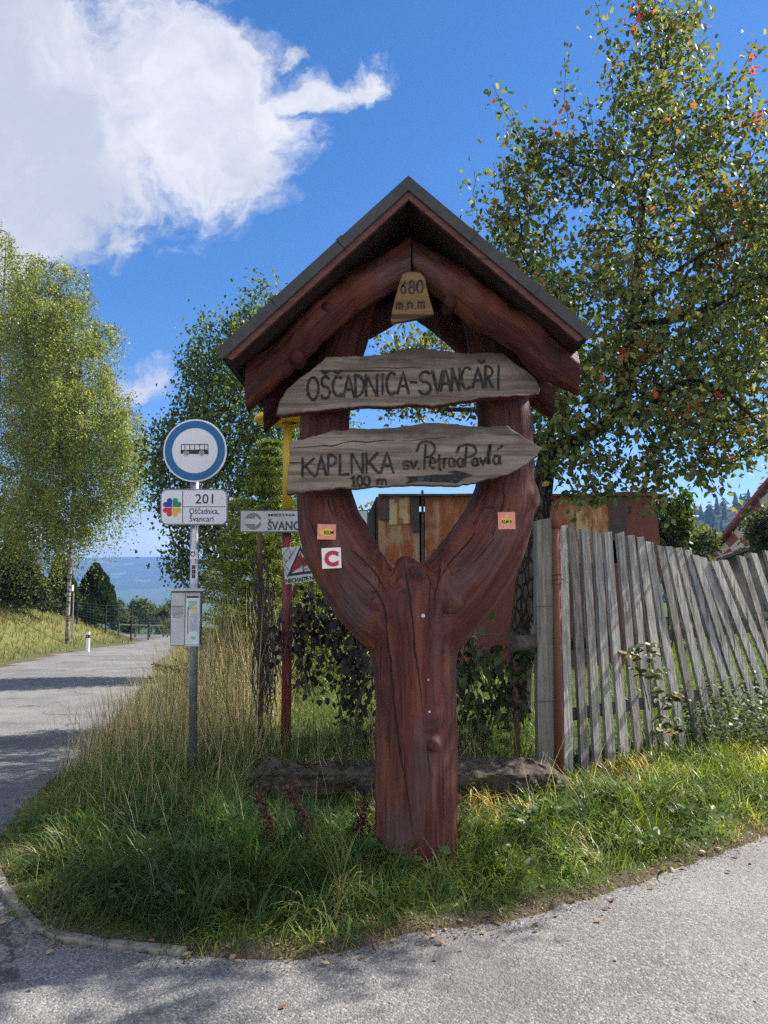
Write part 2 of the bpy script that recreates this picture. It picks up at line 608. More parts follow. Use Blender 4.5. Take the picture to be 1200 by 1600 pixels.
h = q.math('ADD', q.math('MULTIPLY', vo.outputs['Distance'], -1.0), q.math('MULTIPLY', vo2.outputs['Distance'], -.7))
q.out(q.principled(c, .82, 0, q.bump(h, .7, .006), .3))
M['asphalt'] = mt

# soil and turf of the ground sheet; Col.r = bare edge, Col.g = dry
mt, q = new_mat('ground_turf')
oc = q.objco()
a = q.n('ShaderNodeSeparateColor')
q.put(a.inputs[0], q.attr('Col'))
n1, n2 = q.noise(oc, 9, 6, .65), q.noise(oc, 60, 5, .7)
turf = q.mix(q.sstep(n1, .3, .7), (.030, .052, .012), (.075, .115, .025))
turf = q.mix(q.math('MULTIPLY', a.outputs[1], .8), turf, q.mix(n1, (.10, .095, .03), (.21, .18, .075)))
soil = q.mix(q.sstep(n2, .3, .7), (.045, .034, .024), (.125, .098, .07))
c = q.mix(a.outputs[0], turf, soil)
c = q.mix(a.outputs[2], c, q.mix(q.noise(oc, .02, 5, .6), (.030, .055, .025), (.06, .095, .035)))
q.out(q.principled(c, .95, 0, q.bump(q.math('ADD', n1, n2), .7, .03), .15))
M['ground'] = mt

mt, q = new_mat('concrete_kerb')
oc = q.objco()
c = q.mix(q.sstep(q.noise(oc, 18, 6, .7), .35, .7), (.12, .11, .095), (.23, .215, .19))
c = q.mix(q.math('MULTIPLY', q.sstep(q.noise(oc, 6, 4, .6), .55, .7), .6), c, (.08, .085, .05))
q.out(q.principled(c, .9, 0, q.bump(q.noise(oc, 60, 5, .7), .6, .008), .2))
M['kerb'] = mt

mt, q = new_mat('old_wall_stone')
oc = q.objco()
c = q.mix(q.sstep(q.noise(oc, 11, 7, .7), .3, .7), (.034, .028, .022), (.135, .112, .09))
c = q.mix(q.math('MULTIPLY', q.sstep(q.noise(oc, 17, 5, .65), .57, .66), .8), c, (.11, .11, .035))
c = q.mix(q.math('MULTIPLY', q.sstep(q.noise(oc, 5, 4, .6), .58, .68), .8), c, (.018, .014, .011))
q.out(q.principled(c, .95, 0, q.bump(q.noise(oc, 26, 7, .75), 1, .03), .15))
M['oldwall'] = mt

# ------------------------------------------------------------------ terrain
def road_z(Y):
    Y = np.asarray(Y, dtype=float)
    t = np.maximum(0, Y - 3.0)
    z = -0.063 * (np.sqrt(t * t + 4) - 2)
    far = np.maximum(0, Y - 60)
    z = z - .02 * far
    return np.maximum(z, -62 + 0 * Y)


def ground_at(px, py):
    d = ray(px, py)
    t = 4.0
    lo, hi = .5, 400.0
    for _ in range(60):
        t = (lo + hi) / 2
        if CAMZ + d.z * t > float(road_z(d.y * t)):
            lo = t
        else:
            hi = t
    return (d.x * t, d.y * t)


edge_px = [(1200, 1300), (1120, 1328), (1060, 1350), (980, 1378), (900, 1402), (830, 1422), (760, 1440), (700, 1446), (640, 1456), (560, 1478),
           (480, 1486), (400, 1491), (280, 1484), (180, 1472), (95, 1462), (50, 1440), (15, 1400), (-10, 1355), (12, 1305), (45, 1262),
           (100, 1208), (150, 1158), (190, 1115), (215, 1085), (232, 1060), (245, 1040), (255, 1028), (264, 1018), (272, 1010)]
VERGE = [(3200, 1800), (60, 36.5), (12, 9.6)] + [ground_at(*p) for p in edge_px] + [(-11.5, 47), (-14, 70), (-60, 400), (-60, 3200), (3200, 3200)]
bank_px = [(-260, 1085), (-100, 1060), (0, 1041), (60, 1027), (110, 1018), (140, 1013), (170, 1009), (195, 1006), (210, 1003)]
BANK = [(-3200, 5), (-30, 10)] + [ground_at(*p) for p in bank_px] + [(-22, 60), (-70, 400), (-70, 3200), (-3200, 3200)]


def poly_sd(X, Y, poly, skip=()):
    """signed distance to a polygon, positive inside"""
    P_ = np.array(poly)
    d2 = np.full(X.shape, 1e18)
    ins = np.zeros(X.shape, bool)
    for i in range(len(P_)):
        a_, b_ = P_[i], P_[(i + 1) % len(P_)]
        ex, ey = b_ - a_
        tt = np.clip(((X - a_[0]) * ex + (Y - a_[1]) * ey) / (ex * ex + ey * ey + 1e-12), 0, 1)
        d2 = np.minimum(d2, (X - a_[0] - tt * ex) ** 2 + (Y - a_[1] - tt * ey) ** 2)
        c_ = ((a_[1] > Y) != (b_[1] > Y)) & (X < (b_[0] - a_[0]) * (Y - a_[1]) / (b_[1] - a_[1] + 1e-12) + a_[0])
        ins ^= c_
    d = np.sqrt(d2)
    return np.where(ins, d, -d)


def sst(x, a_, b_):
    t = np.clip((x - a_) / (b_ - a_), 0, 1)
    return t * t * (3 - 2 * t)


def vnoise(X, Y, seed=0):
    """cheap smooth value noise"""
    xi, yi = np.floor(X).astype(np.int64), np.floor(Y).astype(np.int64)
    xf, yf = X - xi, Y - yi

    def hsh(a_, b_):
        n_ = (a_ * 374761393 + b_ * 668265263 + seed * 974711) & 0x7fffffff
        n_ = ((n_ ^ (n_ >> 13)) * 1274126177) & 0x7fffffff
        return (n_ & 0xffff) / 65535.0
    u_, v_ = xf * xf * (3 - 2 * xf), yf * yf * (3 - 2 * yf)
    return (hsh(xi, yi) * (1 - u_) + hsh(xi + 1, yi) * u_) * (1 - v_) + (hsh(xi, yi + 1) * (1 - u_) + hsh(xi + 1, yi + 1) * u_) * v_


def terrain(X, Y, full=False):
    X, Y = np.asarray(X, float), np.asarray(Y, float)
    rz = road_z(Y)
    jit = (vnoise(X * 9, Y * 9, 3) - .5) * .07 * sst(12 - Y, 0, 6)
    dv = poly_sd(X, Y, VERGE) + jit
    db = poly_sd(X, Y, BANK) + jit
    yard = .13 + .05 * np.exp(-((X - 2.3) ** 2 / 1.6 + (Y - 5.0) ** 2 / .4)) + .06 * np.exp(-((X - .1) ** 4 / 1.4)) * sst(Y, 5.25, 5.45) * sst(Y, 6.6, 6.0) - .04 * sst(X, .2, -1.6) 
    yard = yard + .06 * np.exp(-((X - .17) ** 2 + (Y - 3.85) ** 2) / .12)
    yard = yard - .13 * np.exp(-((X - 1.32) ** 2 / .30 + (Y - 5.6) ** 2 / .22))
    yard = yard - .11 * np.exp(-((X - .1) ** 4 / .9 + (Y - 4.78) ** 2 / .06))
    yard = yard * (1 - sst(Y, 26, 90)) + rz * sst(Y, 26, 90)
    wid = .55 + np.maximum(0, Y - 6.0) * .28
    z = rz - .03
    up = rz + .02 + (yard - rz - .02) * sst(dv, -.02, wid)
    z = np.where(dv > 0, up, np.where(dv > -.1, rz - .03 + .05 * (1 + dv / .1), z))
    bank = rz + .02 + (1.75 + .4 * (vnoise(X * .3, Y * .3, 5) - .5)) * sst(db, -.3, 4.2) * (1 - sst(Y, 45, 90)) + 1.2 * sst(db, 6, 20) * (1 - sst(Y, 45, 90))
    z = np.where(db > 0, bank, z)
    bumpy = (vnoise(X * 2.2, Y * 2.2, 1) - .5) * .05 + (vnoise(X * 6, Y * 6, 2) - .5) * .025
    z = z + bumpy * np.clip(np.maximum(sst(dv, .05, .5), sst(db, .1, 1)), 0, 1) * sst(60 - Y, 0, 20)
    # valley floor with a gentle relief
    z = z + sst(Y, 120, 500) * (vnoise(X / 140, Y / 140, 9) - .5) * 14
    if full:
        return z, dv, db
    return z


def spread(lo, fine0, fine1, hi, step, grow):
    a_ = list(np.arange(fine0, fine1 + 1e-6, step))
    s_, x_ = step, a_[-1]
    while x_ < hi:
        s_ *= grow
        x_ += s_
        a_.append(min(x_, hi))
    s_, x_ = step, a_[0]
    left = []
    while x_ > lo:
        s_ *= grow
        x_ -= s_
        left.append(max(x_, lo))
    return np.array(left[::-1] + a_)


gx = spread(-3200, -4.2, 4.2, 3200, .055, 1.085)
gy = spread(-60, 2.4, 6.4, 3200, .055, 1.06)
GX, GY = np.meshgrid(gx, gy)
GZ, DV, DB = terrain(GX, GY, True)
nx_, ny_ = len(gx), len(gy)
ii = np.arange(nx_ * ny_).reshape(ny_, nx_)
quads = np.stack([ii[:-1, :-1].ravel(), ii[:-1, 1:].ravel(), ii[1:, 1:].ravel(), ii[1:, :-1].ravel()], 1)
gcol = np.zeros((nx_ * ny_, 3))
inner = np.maximum(DV, DB)
gcol[:, 0] = (1 - sst(inner, .0, .14)).ravel()
gcol[:, 1] = np.maximum(sst(DB, .2, 1.0) * .8, sst(-GX, .6, 2.0) * sst(GY, 5.5, 7.5) * (DV > 0) * .8).ravel()
gcol[:, 2] = sst(GY, 55, 110).ravel()
ground = link('ground', np_mesh(np.stack([GX.ravel(), GY.ravel(), GZ.ravel()], 1), quads, gcol), M['ground'], None, True)
tag(ground, kind='structure')

rx = spread(-26, -5, 5, 26, .35, 1.12)
ry = spread(-14, 1, 12, 58, .35, 1.08)
RX, RY = np.meshgrid(rx, ry)
ii = np.arange(RX.size).reshape(RX.shape)
quads = np.stack([ii[:-1, :-1].ravel(), ii[:-1, 1:].ravel(), ii[1:, 1:].ravel(), ii[1:, :-1].ravel()], 1)
road = link('road', np_mesh(np.stack([RX.ravel(), RY.ravel(), road_z(RY).ravel()], 1), quads), M['asphalt'], None, True)
tag(road, kind='structure')


# far mountain and the wooded hill, each a ridge with real depth
def ridge(name, x0, x1, y0, y1, crest, nxx, nyy, mat, seed):
    xs = np.linspace(x0, x1, nxx)
    ts = np.linspace(0, 1, nyy)
    XX, TT = np.meshgrid(xs, ts)
    YY = y0 + (y1 - y0) * TT
    prof = np.sin(np.clip(TT * 1.25, 0, 1) * PI / 2) ** 1.3
    H = crest(XX)
    rel = (vnoise(XX / 260, YY / 260, seed) - .5) * .28 + (vnoise(XX / 90, YY / 90, seed + 1) - .5) * .10
    base = road_z(YY) - 8
    ZZ = base + (H - base) * np.clip(prof * (1 + rel * (1 - prof)), 0, 1.02)
    ZZ += (vnoise(XX / 22, YY / 22, seed + 2) - .5) * 5 * prof
    ii_ = np.arange(XX.size).reshape(XX.shape)
    qs = np.stack([ii_[:-1, :-1].ravel(), ii_[:-1, 1:].ravel(), ii_[1:, 1:].ravel(), ii_[1:, :-1].ravel()], 1)
    o = link(name, np_mesh(np.stack([XX.ravel(), YY.ravel(), ZZ.ravel()], 1), qs), mat, None, True)
    tag(o, kind='structure')
    return XX, YY, ZZ


mt, q = new_mat('wooded_slope')
oc = q.objco()
n1 = q.noise(oc, .012, 6, .65)
n2 = q.noise(oc, .1, 4, .7)
c = q.mix(q.sstep(n2, .3, .7), (.014, .030, .012), (.045, .075, .025))
c = q.mix(q.sstep(n1, .56, .66), c, (.10, .13, .04))
q.out(q.principled(c, .95, 0, q.bump(n2, 1, 4), .1))
M['slope'] = mt
ridge('mountain', -2900, 2900, 2300, 3150, lambda X: 52 + 14 * (vnoise(X / 420, X * 0, 21) - .5) + 8 * (vnoise(X / 130, X * 0, 22) - .5), 170, 34, M['slope'], 31)
HX, HY, HZ = ridge('hill', 70, 900, 240, 520, lambda X: 4 + 50 * sst(X, 85, 290) + 8 * (vnoise(X / 55, X * 0, 25) - .5), 90, 40, M['slope'], 41)

# ------------------------------------------------------------------ foliage builders
LEAF6 = (np.array([[0, 0, 0], [.33, .34, .09], [.76, .24, .07], [1, 0, -.05], [.76, -.24, .07], [.33, -.34, .09]], float),
         np.array([[0, 3, 2, 1], [0, 5, 4, 3]]))
LEAF4 = (np.array([[0, 0, 0], [.5, .36, .06], [1, 0, -.04], [.5, -.36, .06]], float), np.array([[0, 3, 2, 1]]))
NEED = (np.array([[0, .13, 0], [0, -.13, 0], [1, -.05, 0], [1, .05, 0]], float), np.array([[0, 1, 2, 3]]))


def unit(v):
    return v / (np.linalg.norm(v, axis=-1, keepdims=True) + 1e-9)


def cards(pos, axis, nrm, size, cols, tmpl=LEAF6):
    """one small leaf mesh per row"""
    T, F = tmpl
    a_ = unit(axis)
    b_ = unit(np.cross(nrm, a_))
    c_ = np.cross(a_, b_)
    sz = size[:, None, None]
    V = pos[:, None, :] + sz * (T[None, :, 0:1] * a_[:, None, :] + T[None, :, 1:2] * b_[:, None, :] + T[None, :, 2:3] * c_[:, None, :])
    n_, k = len(pos), len(T)
    fs = (F[None] + (np.arange(n_) * k)[:, None, None]).reshape(-1, F.shape[1])
    return V.reshape(-1, 3), fs, np.repeat(cols, k, axis=0)


def pick(cols, w, n_, var=.25):
    c_ = np.array(cols)[rng.choice(len(cols), n_, p=np.array(w) / np.sum(w))]
    return c_ * (1 + (rng.random((n_, 1)) - .5) * 2 * var)


def colonize(att, start, par, step, infl, kill, iters, bias=(0, 0, .1), jit=.15):
    """space colonisation: limbs grow into a cloud of points"""
    nodes = [np.array(p, float) for p in start]
    par = list(par)
    alive = np.ones(len(att), bool)
    nd, ni = np.full(len(att), 1e9), np.zeros(len(att), int)

    def upd(k0):
        nonlocal nd, ni
        for k in range(k0, len(nodes)):
            d_ = np.linalg.norm(att - nodes[k], axis=1)
            b_ = d_ < nd
            nd[b_], ni[b_] = d_[b_], k
    upd(0)
    kids = {}
    for it in range(iters):
        alive &= nd > kill
        ac = alive & (nd < infl)
        if not ac.any():
            if not alive.any():
                break
            ac = alive & (nd < nd[alive].min() * 1.15)
        D = unit(att[ac] - np.array(nodes)[ni[ac]])
        acc = {}
        for k, v in zip(ni[ac], D):
            acc[k] = acc.get(k, 0) + v
        k0 = len(nodes)
        for k, v in acc.items():
            if kids.get(k, 0) >= 3:
                alive[(ni == k) & ac] = False
                continue
            v = unit(unit(v) + np.array(bias) + rng.normal(0, jit, 3))
            nodes.append(nodes[k] + v * step)
            par.append(k)
            kids[k] = kids.get(k, 0) + 1
        if len(nodes) == k0:
            break
        upd(k0)
    return np.array(nodes), np.array(par)


def radii_of(par, tip, expo=2.3, fixed=None):
    r = np.zeros(len(par))
    kids = np.zeros(len(par), int)
    for i in range(len(par) - 1, -1, -1):
        if kids[i] == 0:
            r[i] = tip ** expo
        if par[i] >= 0:
            r[par[i]] += r[i]
            kids[par[i]] += 1
    return r ** (1 / expo), kids


def limbs_mesh(nodes, par, r, base_r=None):
    """sweep tubes along chains of the branch graph"""
    mb = MB()
    ch = {}
    for i, p in enumerate(par):
        if p >= 0:
            ch.setdefault(p, []).append(i)
    stack = [(0, [0])]
    roots = [i for i, p in enumerate(par) if p < 0]
    stack = [[i] for i in roots]
    while stack:
        c_ = stack.pop()
        i = c_[-1]
        while i in ch:
            ks = sorted(ch[i], key=lambda k: -r[k])
            for k in ks[1:]:
                stack.append([i, k])
            i = ks[0]
            c_.append(i)
        if len(c_) < 2:
            continue
        rr = [float(r[k]) for k in c_]
        if c_[0] not in roots:
            rr[0] = min(rr[0], rr[1] * 1.1)
        big_ = max(rr)
        n_ = 9 if big_ > .05 else 6 if big_ > .02 else 4 if big_ > .008 else 3
        mb.tube([nodes[k] for k in c_], rr, n_, 0, big_ > .03)
    return mb


def ellipsoid_pts(c, r, n_, shell=.0):
    v = unit(rng.normal(size=(n_, 3)))
    u_ = rng.random((n_, 1)) ** (1 / 3)
    if shell:
        u_ = shell + (1 - shell) * u_
    return np.array(c) + v * u_ * np.array(r)


def leaves_on(nodes, par, r, rmax, per, size, spread_, cols, w, droop=.5, tmpl=LEAF6, var=.28, sky=.4):
    k = np.where(r < rmax)[0]
    k = np.repeat(k, per)
    n_ = len(k)
    pp = par[k]
    t = rng.random((n_, 1))
    pos = nodes[k] * t + nodes[np.maximum(pp, 0)] * (1 - t) + rng.normal(0, spread_, (n_, 3))
    ax = rng.normal(size=(n_, 3))
    ax[:, 2] -= droop * 1.5
    nr = rng.normal(size=(n_, 3))
    nr[:, 2] += sky * 2
    sz = size * (.65 + .7 * rng.random(n_))
    return cards(pos, ax, nr, sz, pick(cols, w, n_, var), tmpl)


def merge(*parts):
    vs, fs, cs, b_ = [], [], [], 0
    for v, f, c_ in parts:
        vs.append(v)
        fs.append(f + b_)
        cs.append(c_)
        b_ += len(v)
    return np.concatenate(vs), fs if len({f.shape[1] for f in fs}) > 1 else np.concatenate(fs), np.concatenate(cs)


def tree_part(name, parts, mat, root):
    v, f, c_ = merge(*parts)
    return link(name, np_mesh(v, f, c_), mat, root)


# ------------------------------------------------------------------ the carved signpost
YT = 4.06                                        # depth of the trunk's axis
post = thing('wooden_signpost', (*at(650, 1345, YT)[:2], float(terrain(at(650, 1345, YT).x, YT))), 'red-brown forked log signpost under a small gabled roof carrying two name boards', 'signpost')


def pxr(hw, Y):
    return hw / FPX * Y


stem_px = [(650, 1372, 64), (650, 1345, 63.5), (650, 1290, 63), (650, 1200, 62.5), (650, 1110, 62), (648, 1050, 65), (646, 1005, 70), (644, 965, 74), (643, 930, 72), (645, 900, 60), (640, 885, 40)]
armL = [(628, 985, 58), (598, 955, 60), (572, 925, 60), (548, 890, 58), (530, 855, 56), (515, 815, 50), (506, 770, 44), (504, 715, 41), (508, 650, 39.5), (522, 590, 37), (540, 530, 35), (556, 475, 33), (570, 430, 30)]
armR = [(660, 990, 56), (690, 952, 62), (716, 918, 64), (742, 882, 62), (764, 846, 60), (780, 806, 54), (790, 765, 47), (791, 710, 44), (788, 650, 43), (778, 590, 40), (764, 530, 37), (748, 475, 34), (735, 430, 31)]


def chain3(lst, Y):
    return [at(x_, y_, Y) for x_, y_, h_ in lst], [pxr(h_, Y) for x_, y_, h_ in lst]


mb = MB()
skel = []
for lst in (stem_px, armL, armR):
    p_, r_ = chain3(lst, YT)
    mb.tube(p_, r_, 20)
    skel.append((p_, r_))
# bosses and cut branch stubs


def knob(px, py, rpx, out, dirv, rr2=.8):
    p0 = at(px, py, YT)
    d_ = Vector(dirv).normalized()
    mb.tube([p0 - d_ * .10, p0, p0 + d_ * out * .5, p0 + d_ * out], [pxr(rpx, YT) * 2.0, pxr(rpx, YT) * 1.5, pxr(rpx, YT) * 1.08, pxr(rpx, YT) * rr2], 14)


knob(672, 1140, 9, .26, (.02, -1, -.12), .95)
mb.tube([at(672, 1105, YT - .10), at(671, 1128, YT - .155), at(672, 1146, YT - .175)], [.10, .075, .05], 14)
knob(590, 1040, 7, .05, (-1, -.25, .2))
knob(704, 1248, 7, .055, (1, -.3, .1))
mb.tube([at(800, 775, YT), at(825, 772, YT - .03), at(838, 770, YT - .05)], [.13, .105, .075], 14)
mb.tube([at(690, 930, YT - .12), at(712, 945, YT - .19), at(722, 952, YT - .20)], [.09, .07, .045], 14)
mb.tube([at(640, 905, YT - .12), at(632, 882, YT - .13), at(628, 872, YT - .14)], [.09, .06, .035], 12)
mb.tube([at(655, 905, YT - .15), at(653, 890, YT - .20), at(653, 884, YT - .21)], [.06, .05, .035], 12)
raw = link('trunk_raw', mb.mesh())
md = raw.modifiers.new('r', 'REMESH')
md.mode = 'VOXEL'
md.voxel_size = .0125
md = raw.modifiers.new('s', 'SMOOTH')
md.factor = .5
md.iterations = 5
tm = eval_mesh(raw)
bpy.data.objects.remove(raw)
co = np.empty(len(tm.vertices) * 3)
tm.vertices.foreach_get('co', co)
co = co.reshape(-1, 3)
nr = np.empty(len(tm.vertices) * 3)
tm.vertex_normals.foreach_get('vector', nr)
nr = nr.reshape(-1, 3)
# grain coordinates that follow the limb each point belongs to
wsum, gsum = np.zeros(len(co)), np.zeros((len(co), 3))
for si, (p_, r_) in enumerate(skel):
    L0 = 0
    for i in range(len(p_) - 1):
        a_, b_ = np.array(p_[i]), np.array(p_[i + 1])
        e_ = b_ - a_
        l_ = np.linalg.norm(e_)
        e_ /= l_
        t = np.clip((co - a_) @ e_, 0, l_)
        q_ = co - (a_ + t[:, None] * e_)
        d_ = np.linalg.norm(q_, axis=1) / r_[i]
        w_ = d_ ** -9
        side = np.array([e_[2], 0, -e_[0]])
        gsum += w_[:, None] * np.stack([q_ @ side, L0 + t, q_[:, 1] + si * .37 * 0], 1)
        wsum += w_
        L0 += l_
grain = gsum / wsum[:, None]


def fbm3(p, sc, seed=0.0):
    return np.array([noise.noise((a_ * sc[0] + seed, b_ * sc[1], c_ * sc[2])) for a_, b_, c_ in p])


disp = fbm3(grain, (30, 1.3, 30)) * .0042 + fbm3(co, (5, 5, 5), 7.0) * .010 + fbm3(co, (13, 9, 13), 3.0) * .003
co2 = co + nr * disp[:, None]
tm.vertices.foreach_set('co', co2.ravel())
at_ = tm.attributes.new('Grain', 'FLOAT_VECTOR', 'POINT')
at_.data.foreach_set('vector', grain.astype(np.float32).ravel())
tm.update()
tree_bvh = BVHTree.FromPolygons([tuple(v) for v in co2], [tuple(p.vertices) for p in tm.polygons])
tm.materials.clear()
trunk = link('trunk', tm, M['post'], post, True)

cracks = [([(545, 880), (566, 900), (590, 925), (601, 950), (606, 1000), (612, 1050), (617, 1110), (624, 1170), (634, 1220), (641, 1270), (648, 1320)], 3.0),
          ([(631, 874), (636, 905), (640, 930), (646, 985), (651, 1040), (657, 1085), (662, 1110)], 2.6),
          ([(688, 880), (686, 905), (679, 930), (677, 965)], 2.2),
          ([(674, 905), (671, 930), (670, 960), (674, 985)], 1.4),
          ([(548, 858), (568, 876), (590, 900), (603, 925)], 2.2), ([(742, 832), (722, 858), (700, 882), (688, 905)], 2.6),
          ([(785, 752), (788, 775), (787, 795)], 2.0), ([(772, 840), (755, 862), (740, 880)], 1.6),
          ([(482, 808), (492, 830), (503, 850)], 1.8), ([(513, 770), (514, 790), (523, 812)], 1.8), ([(596, 990), (594, 1050), (598, 1120)], 1.2),
          ([(690, 1180), (694, 1240), (692, 1300)], 1.3), ([(668, 1165), (670, 1210)], 1.5), ([(512, 672), (513, 688)], 1.2), ([(796, 640), (798, 668)], 1.6), ([(806, 690), (812, 740), (808, 760)], 1.4)]
mb = MB()
camp = Vector((0, 0, CAMZ))
for pl, hw in cracks:
    pts = []
    for (x0, y0), (x1, y1) in zip(pl[:-1], pl[1:]):
        n_ = max(2, int(math.hypot(x1 - x0, y1 - y0) / 4))
        pts += [(x0 + (x1 - x0) * i / n_, y0 + (y1 - y0) * i / n_) for i in range(n_)]
    pts.append(pl[-1])
    L_, ok = [], []
    for i, (x_, y_) in enumerate(pts):
        x_ += 1.6 * noise.noise((x_ * .06, y_ * .05, hw)) + .8 * noise.noise((x_ * .2, y_ * .2, hw))
        h_, n_, _, _ = tree_bvh.ray_cast(camp, ray(x_, y_).normalized())
        if h_ is not None:
            ok.append((h_, n_, i / (len(pts) - 1)))
    for k, (h_, n_, s_) in enumerate(ok):
        t_ = (ok[min(k + 1, len(ok) - 1)][0] - ok[max(k - 1, 0)][0]).normalized()
        sd_ = t_.cross(n_).normalized()
        w_ = pxr(hw * .5, YT) * (min(1, s_ * 6, (1 - s_) * 3) * .8 + .1) * (1 + .5 * noise.noise((s_ * 20, hw, 0)))
        L_ += [h_ + n_ * .0022 - sd_ * w_, h_ + n_ * .0022 + sd_ * w_]
    n_ = len(ok)
    mb.add(L_, [(2 * k, 2 * k + 1, 2 * k + 3, 2 * k + 2) for k in range(n_ - 1)])
# screw heads and dark bore holes on the trunk face
mb2 = MB()
for x_, y_, r_ in ((661, 962, .010), (669, 1062, .006), (671, 1112, .006)):
    h_, n_, _, _ = tree_bvh.ray_cast(camp, ray(x_, y_).normalized())
    MB().tube([h_ - n_ * .004, h_ + n_ * .003], [r_, r_], 10).build('screw', M['galv'], trunk)
mb.build('crack', M['crack'], trunk)
_km = plain('dark_knot', (.030, .010, .009), .8, 0, .3, 30, .4)
for x_, y_, rx_, ry_ in ((632, 924, .014, .016), (692, 1018, .011, .012), (500, 1, 0, 0), (653, 893, .020, .022), (765, 793, .032, .008), (742, 817, .012, .008)):
    if rx_ == 0:
        continue
    h_, n_, _, _ = tree_bvh.ray_cast(camp, ray(x_, y_).normalized())
    a_ = Vector((0, 0, 1)).cross(n_).normalized()
    b_ = n_.cross(a_)
    vs = []
    for k in range(14):
        an = 2 * PI * k / 14
        q_ = h_ + a_ * math.cos(an) * rx_ + b_ * math.sin(an) * ry_ * (1 + .2 * noise.noise((k, x_, 0)))
        hh, nn, _, _ = tree_bvh.find_nearest(q_)
        vs.append(hh + nn * .002)
    MB().add([h_ + n_ * .002] + vs, [(0, 1 + k, 1 + (k + 1) % 14) for k in range(14)]).build('knot', _km, trunk)

# ---- rafters (logs cut plumb at both ends)


def rafter(pl, Y, hwpx, seed, mat, dy=.085):
    ctr = [at(x_, y_, Y) for x_, y_ in pl]
    P_, n_ = [], 40
    # resample
    for a_, b_ in zip(ctr[:-1], ctr[1:]):
        k = max(1, int((b_ - a_).length / .02))
        P_ += [a_.lerp(b_, i / k) for i in range(k)]
    P_.append(ctr[-1])
    vs, gr = [], []
    L0 = 0
    for i, p in enumerate(P_):
        if i:
            L0 += (p - P_[i - 1]).length
        s_ = i / (len(P_) - 1)
        hw = pxr(np.interp(s_, np.linspace(0, 1, len(hwpx)), hwpx), Y)
        t_ = (P_[min(i + 1, len(P_) - 1)] - P_[max(i - 1, 0)]).normalized()
        kz = 1 / max(.5, abs(t_.x))
        for k in range(n_):
            an = 2 * PI * k / n_
            w_ = 1 + .12 * noise.noise((L0 * 5 + seed, math.cos(an) * 1.1, math.sin(an) * 1.1)) + .10 * noise.noise((L0 * 14, math.cos(an) * 2 + seed, math.sin(an) * 2))
            dz, dyv = math.cos(an) * hw * w_, math.sin(an) * hw * .95 * w_
            # ring lies in a plumb plane: shift along the limb is absorbed by the slope
            vs.append(Vector((p.x, p.y + dyv, p.z + dz * kz)))
            gr.append((dz, L0, dyv))
    fs = []
    m_ = len(P_)
    for i in range(m_ - 1):
        for k in range(n_):
            fs.append((i * n_ + k, i * n_ + (k + 1) % n_, (i + 1) * n_ + (k + 1) % n_, (i + 1) * n_ + k))
    fs.append(tuple(range(n_ - 1, -1, -1)))
    fs.append(tuple(range((m_ - 1) * n_, m_ * n_)))
    b_ = MB().add(vs, fs)
    me = b_.mesh()
    aa = me.attributes.new('Grain', 'FLOAT_VECTOR', 'POINT')
    aa.data.foreach_set('vector', np.array(gr, dtype=np.float32).ravel())
    o = link('rafter', me, mat, post, True)
    md_ = o.modifiers.new('es', 'EDGE_SPLIT')
    md_.split_angle = math.radians(50)
    return ctr


YR = 3.74
RL = [(641, 405), (600, 431), (548, 460), (500, 502), (445, 556), (388, 604)]
RR = [(644, 402), (690, 434), (750, 480), (810, 517), (852, 556), (900, 586)]
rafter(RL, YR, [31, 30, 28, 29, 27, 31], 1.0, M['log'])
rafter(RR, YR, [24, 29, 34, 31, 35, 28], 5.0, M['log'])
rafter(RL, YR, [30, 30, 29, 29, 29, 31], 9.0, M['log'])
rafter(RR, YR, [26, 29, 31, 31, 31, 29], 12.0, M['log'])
back = [o for o in post.children if o.name.startswith('rafter')][2:]
for o in back:                                   # the rear pair stands half a metre behind the front pair
    o.location.y += .56
    o.location.z -= .0


def log_knot(px, py, r_, par, mat=None):
    p_ = at(px, py, YR - .08)
    b_ = MB()
    b_.tube([p_ + Vector((0, .09, 0)), p_ + Vector((0, .006, 0)), p_ + Vector((0, -.006, -.001))], [r_ * 1.5, r_ * 1.2, r_ * .95], 14)
    b_.build('log_knot', mat or M['log'], par, True)


fr = [o for o in post.children if o.name.startswith('rafter')][:2]
log_knot(596, 412, .030, fr[0])
log_knot(511, 480, .026, fr[0])
log_knot(463, 556, .03, fr[0])
log_knot(768, 488, .042, fr[1])
log_knot(703, 470, .028, fr[1])

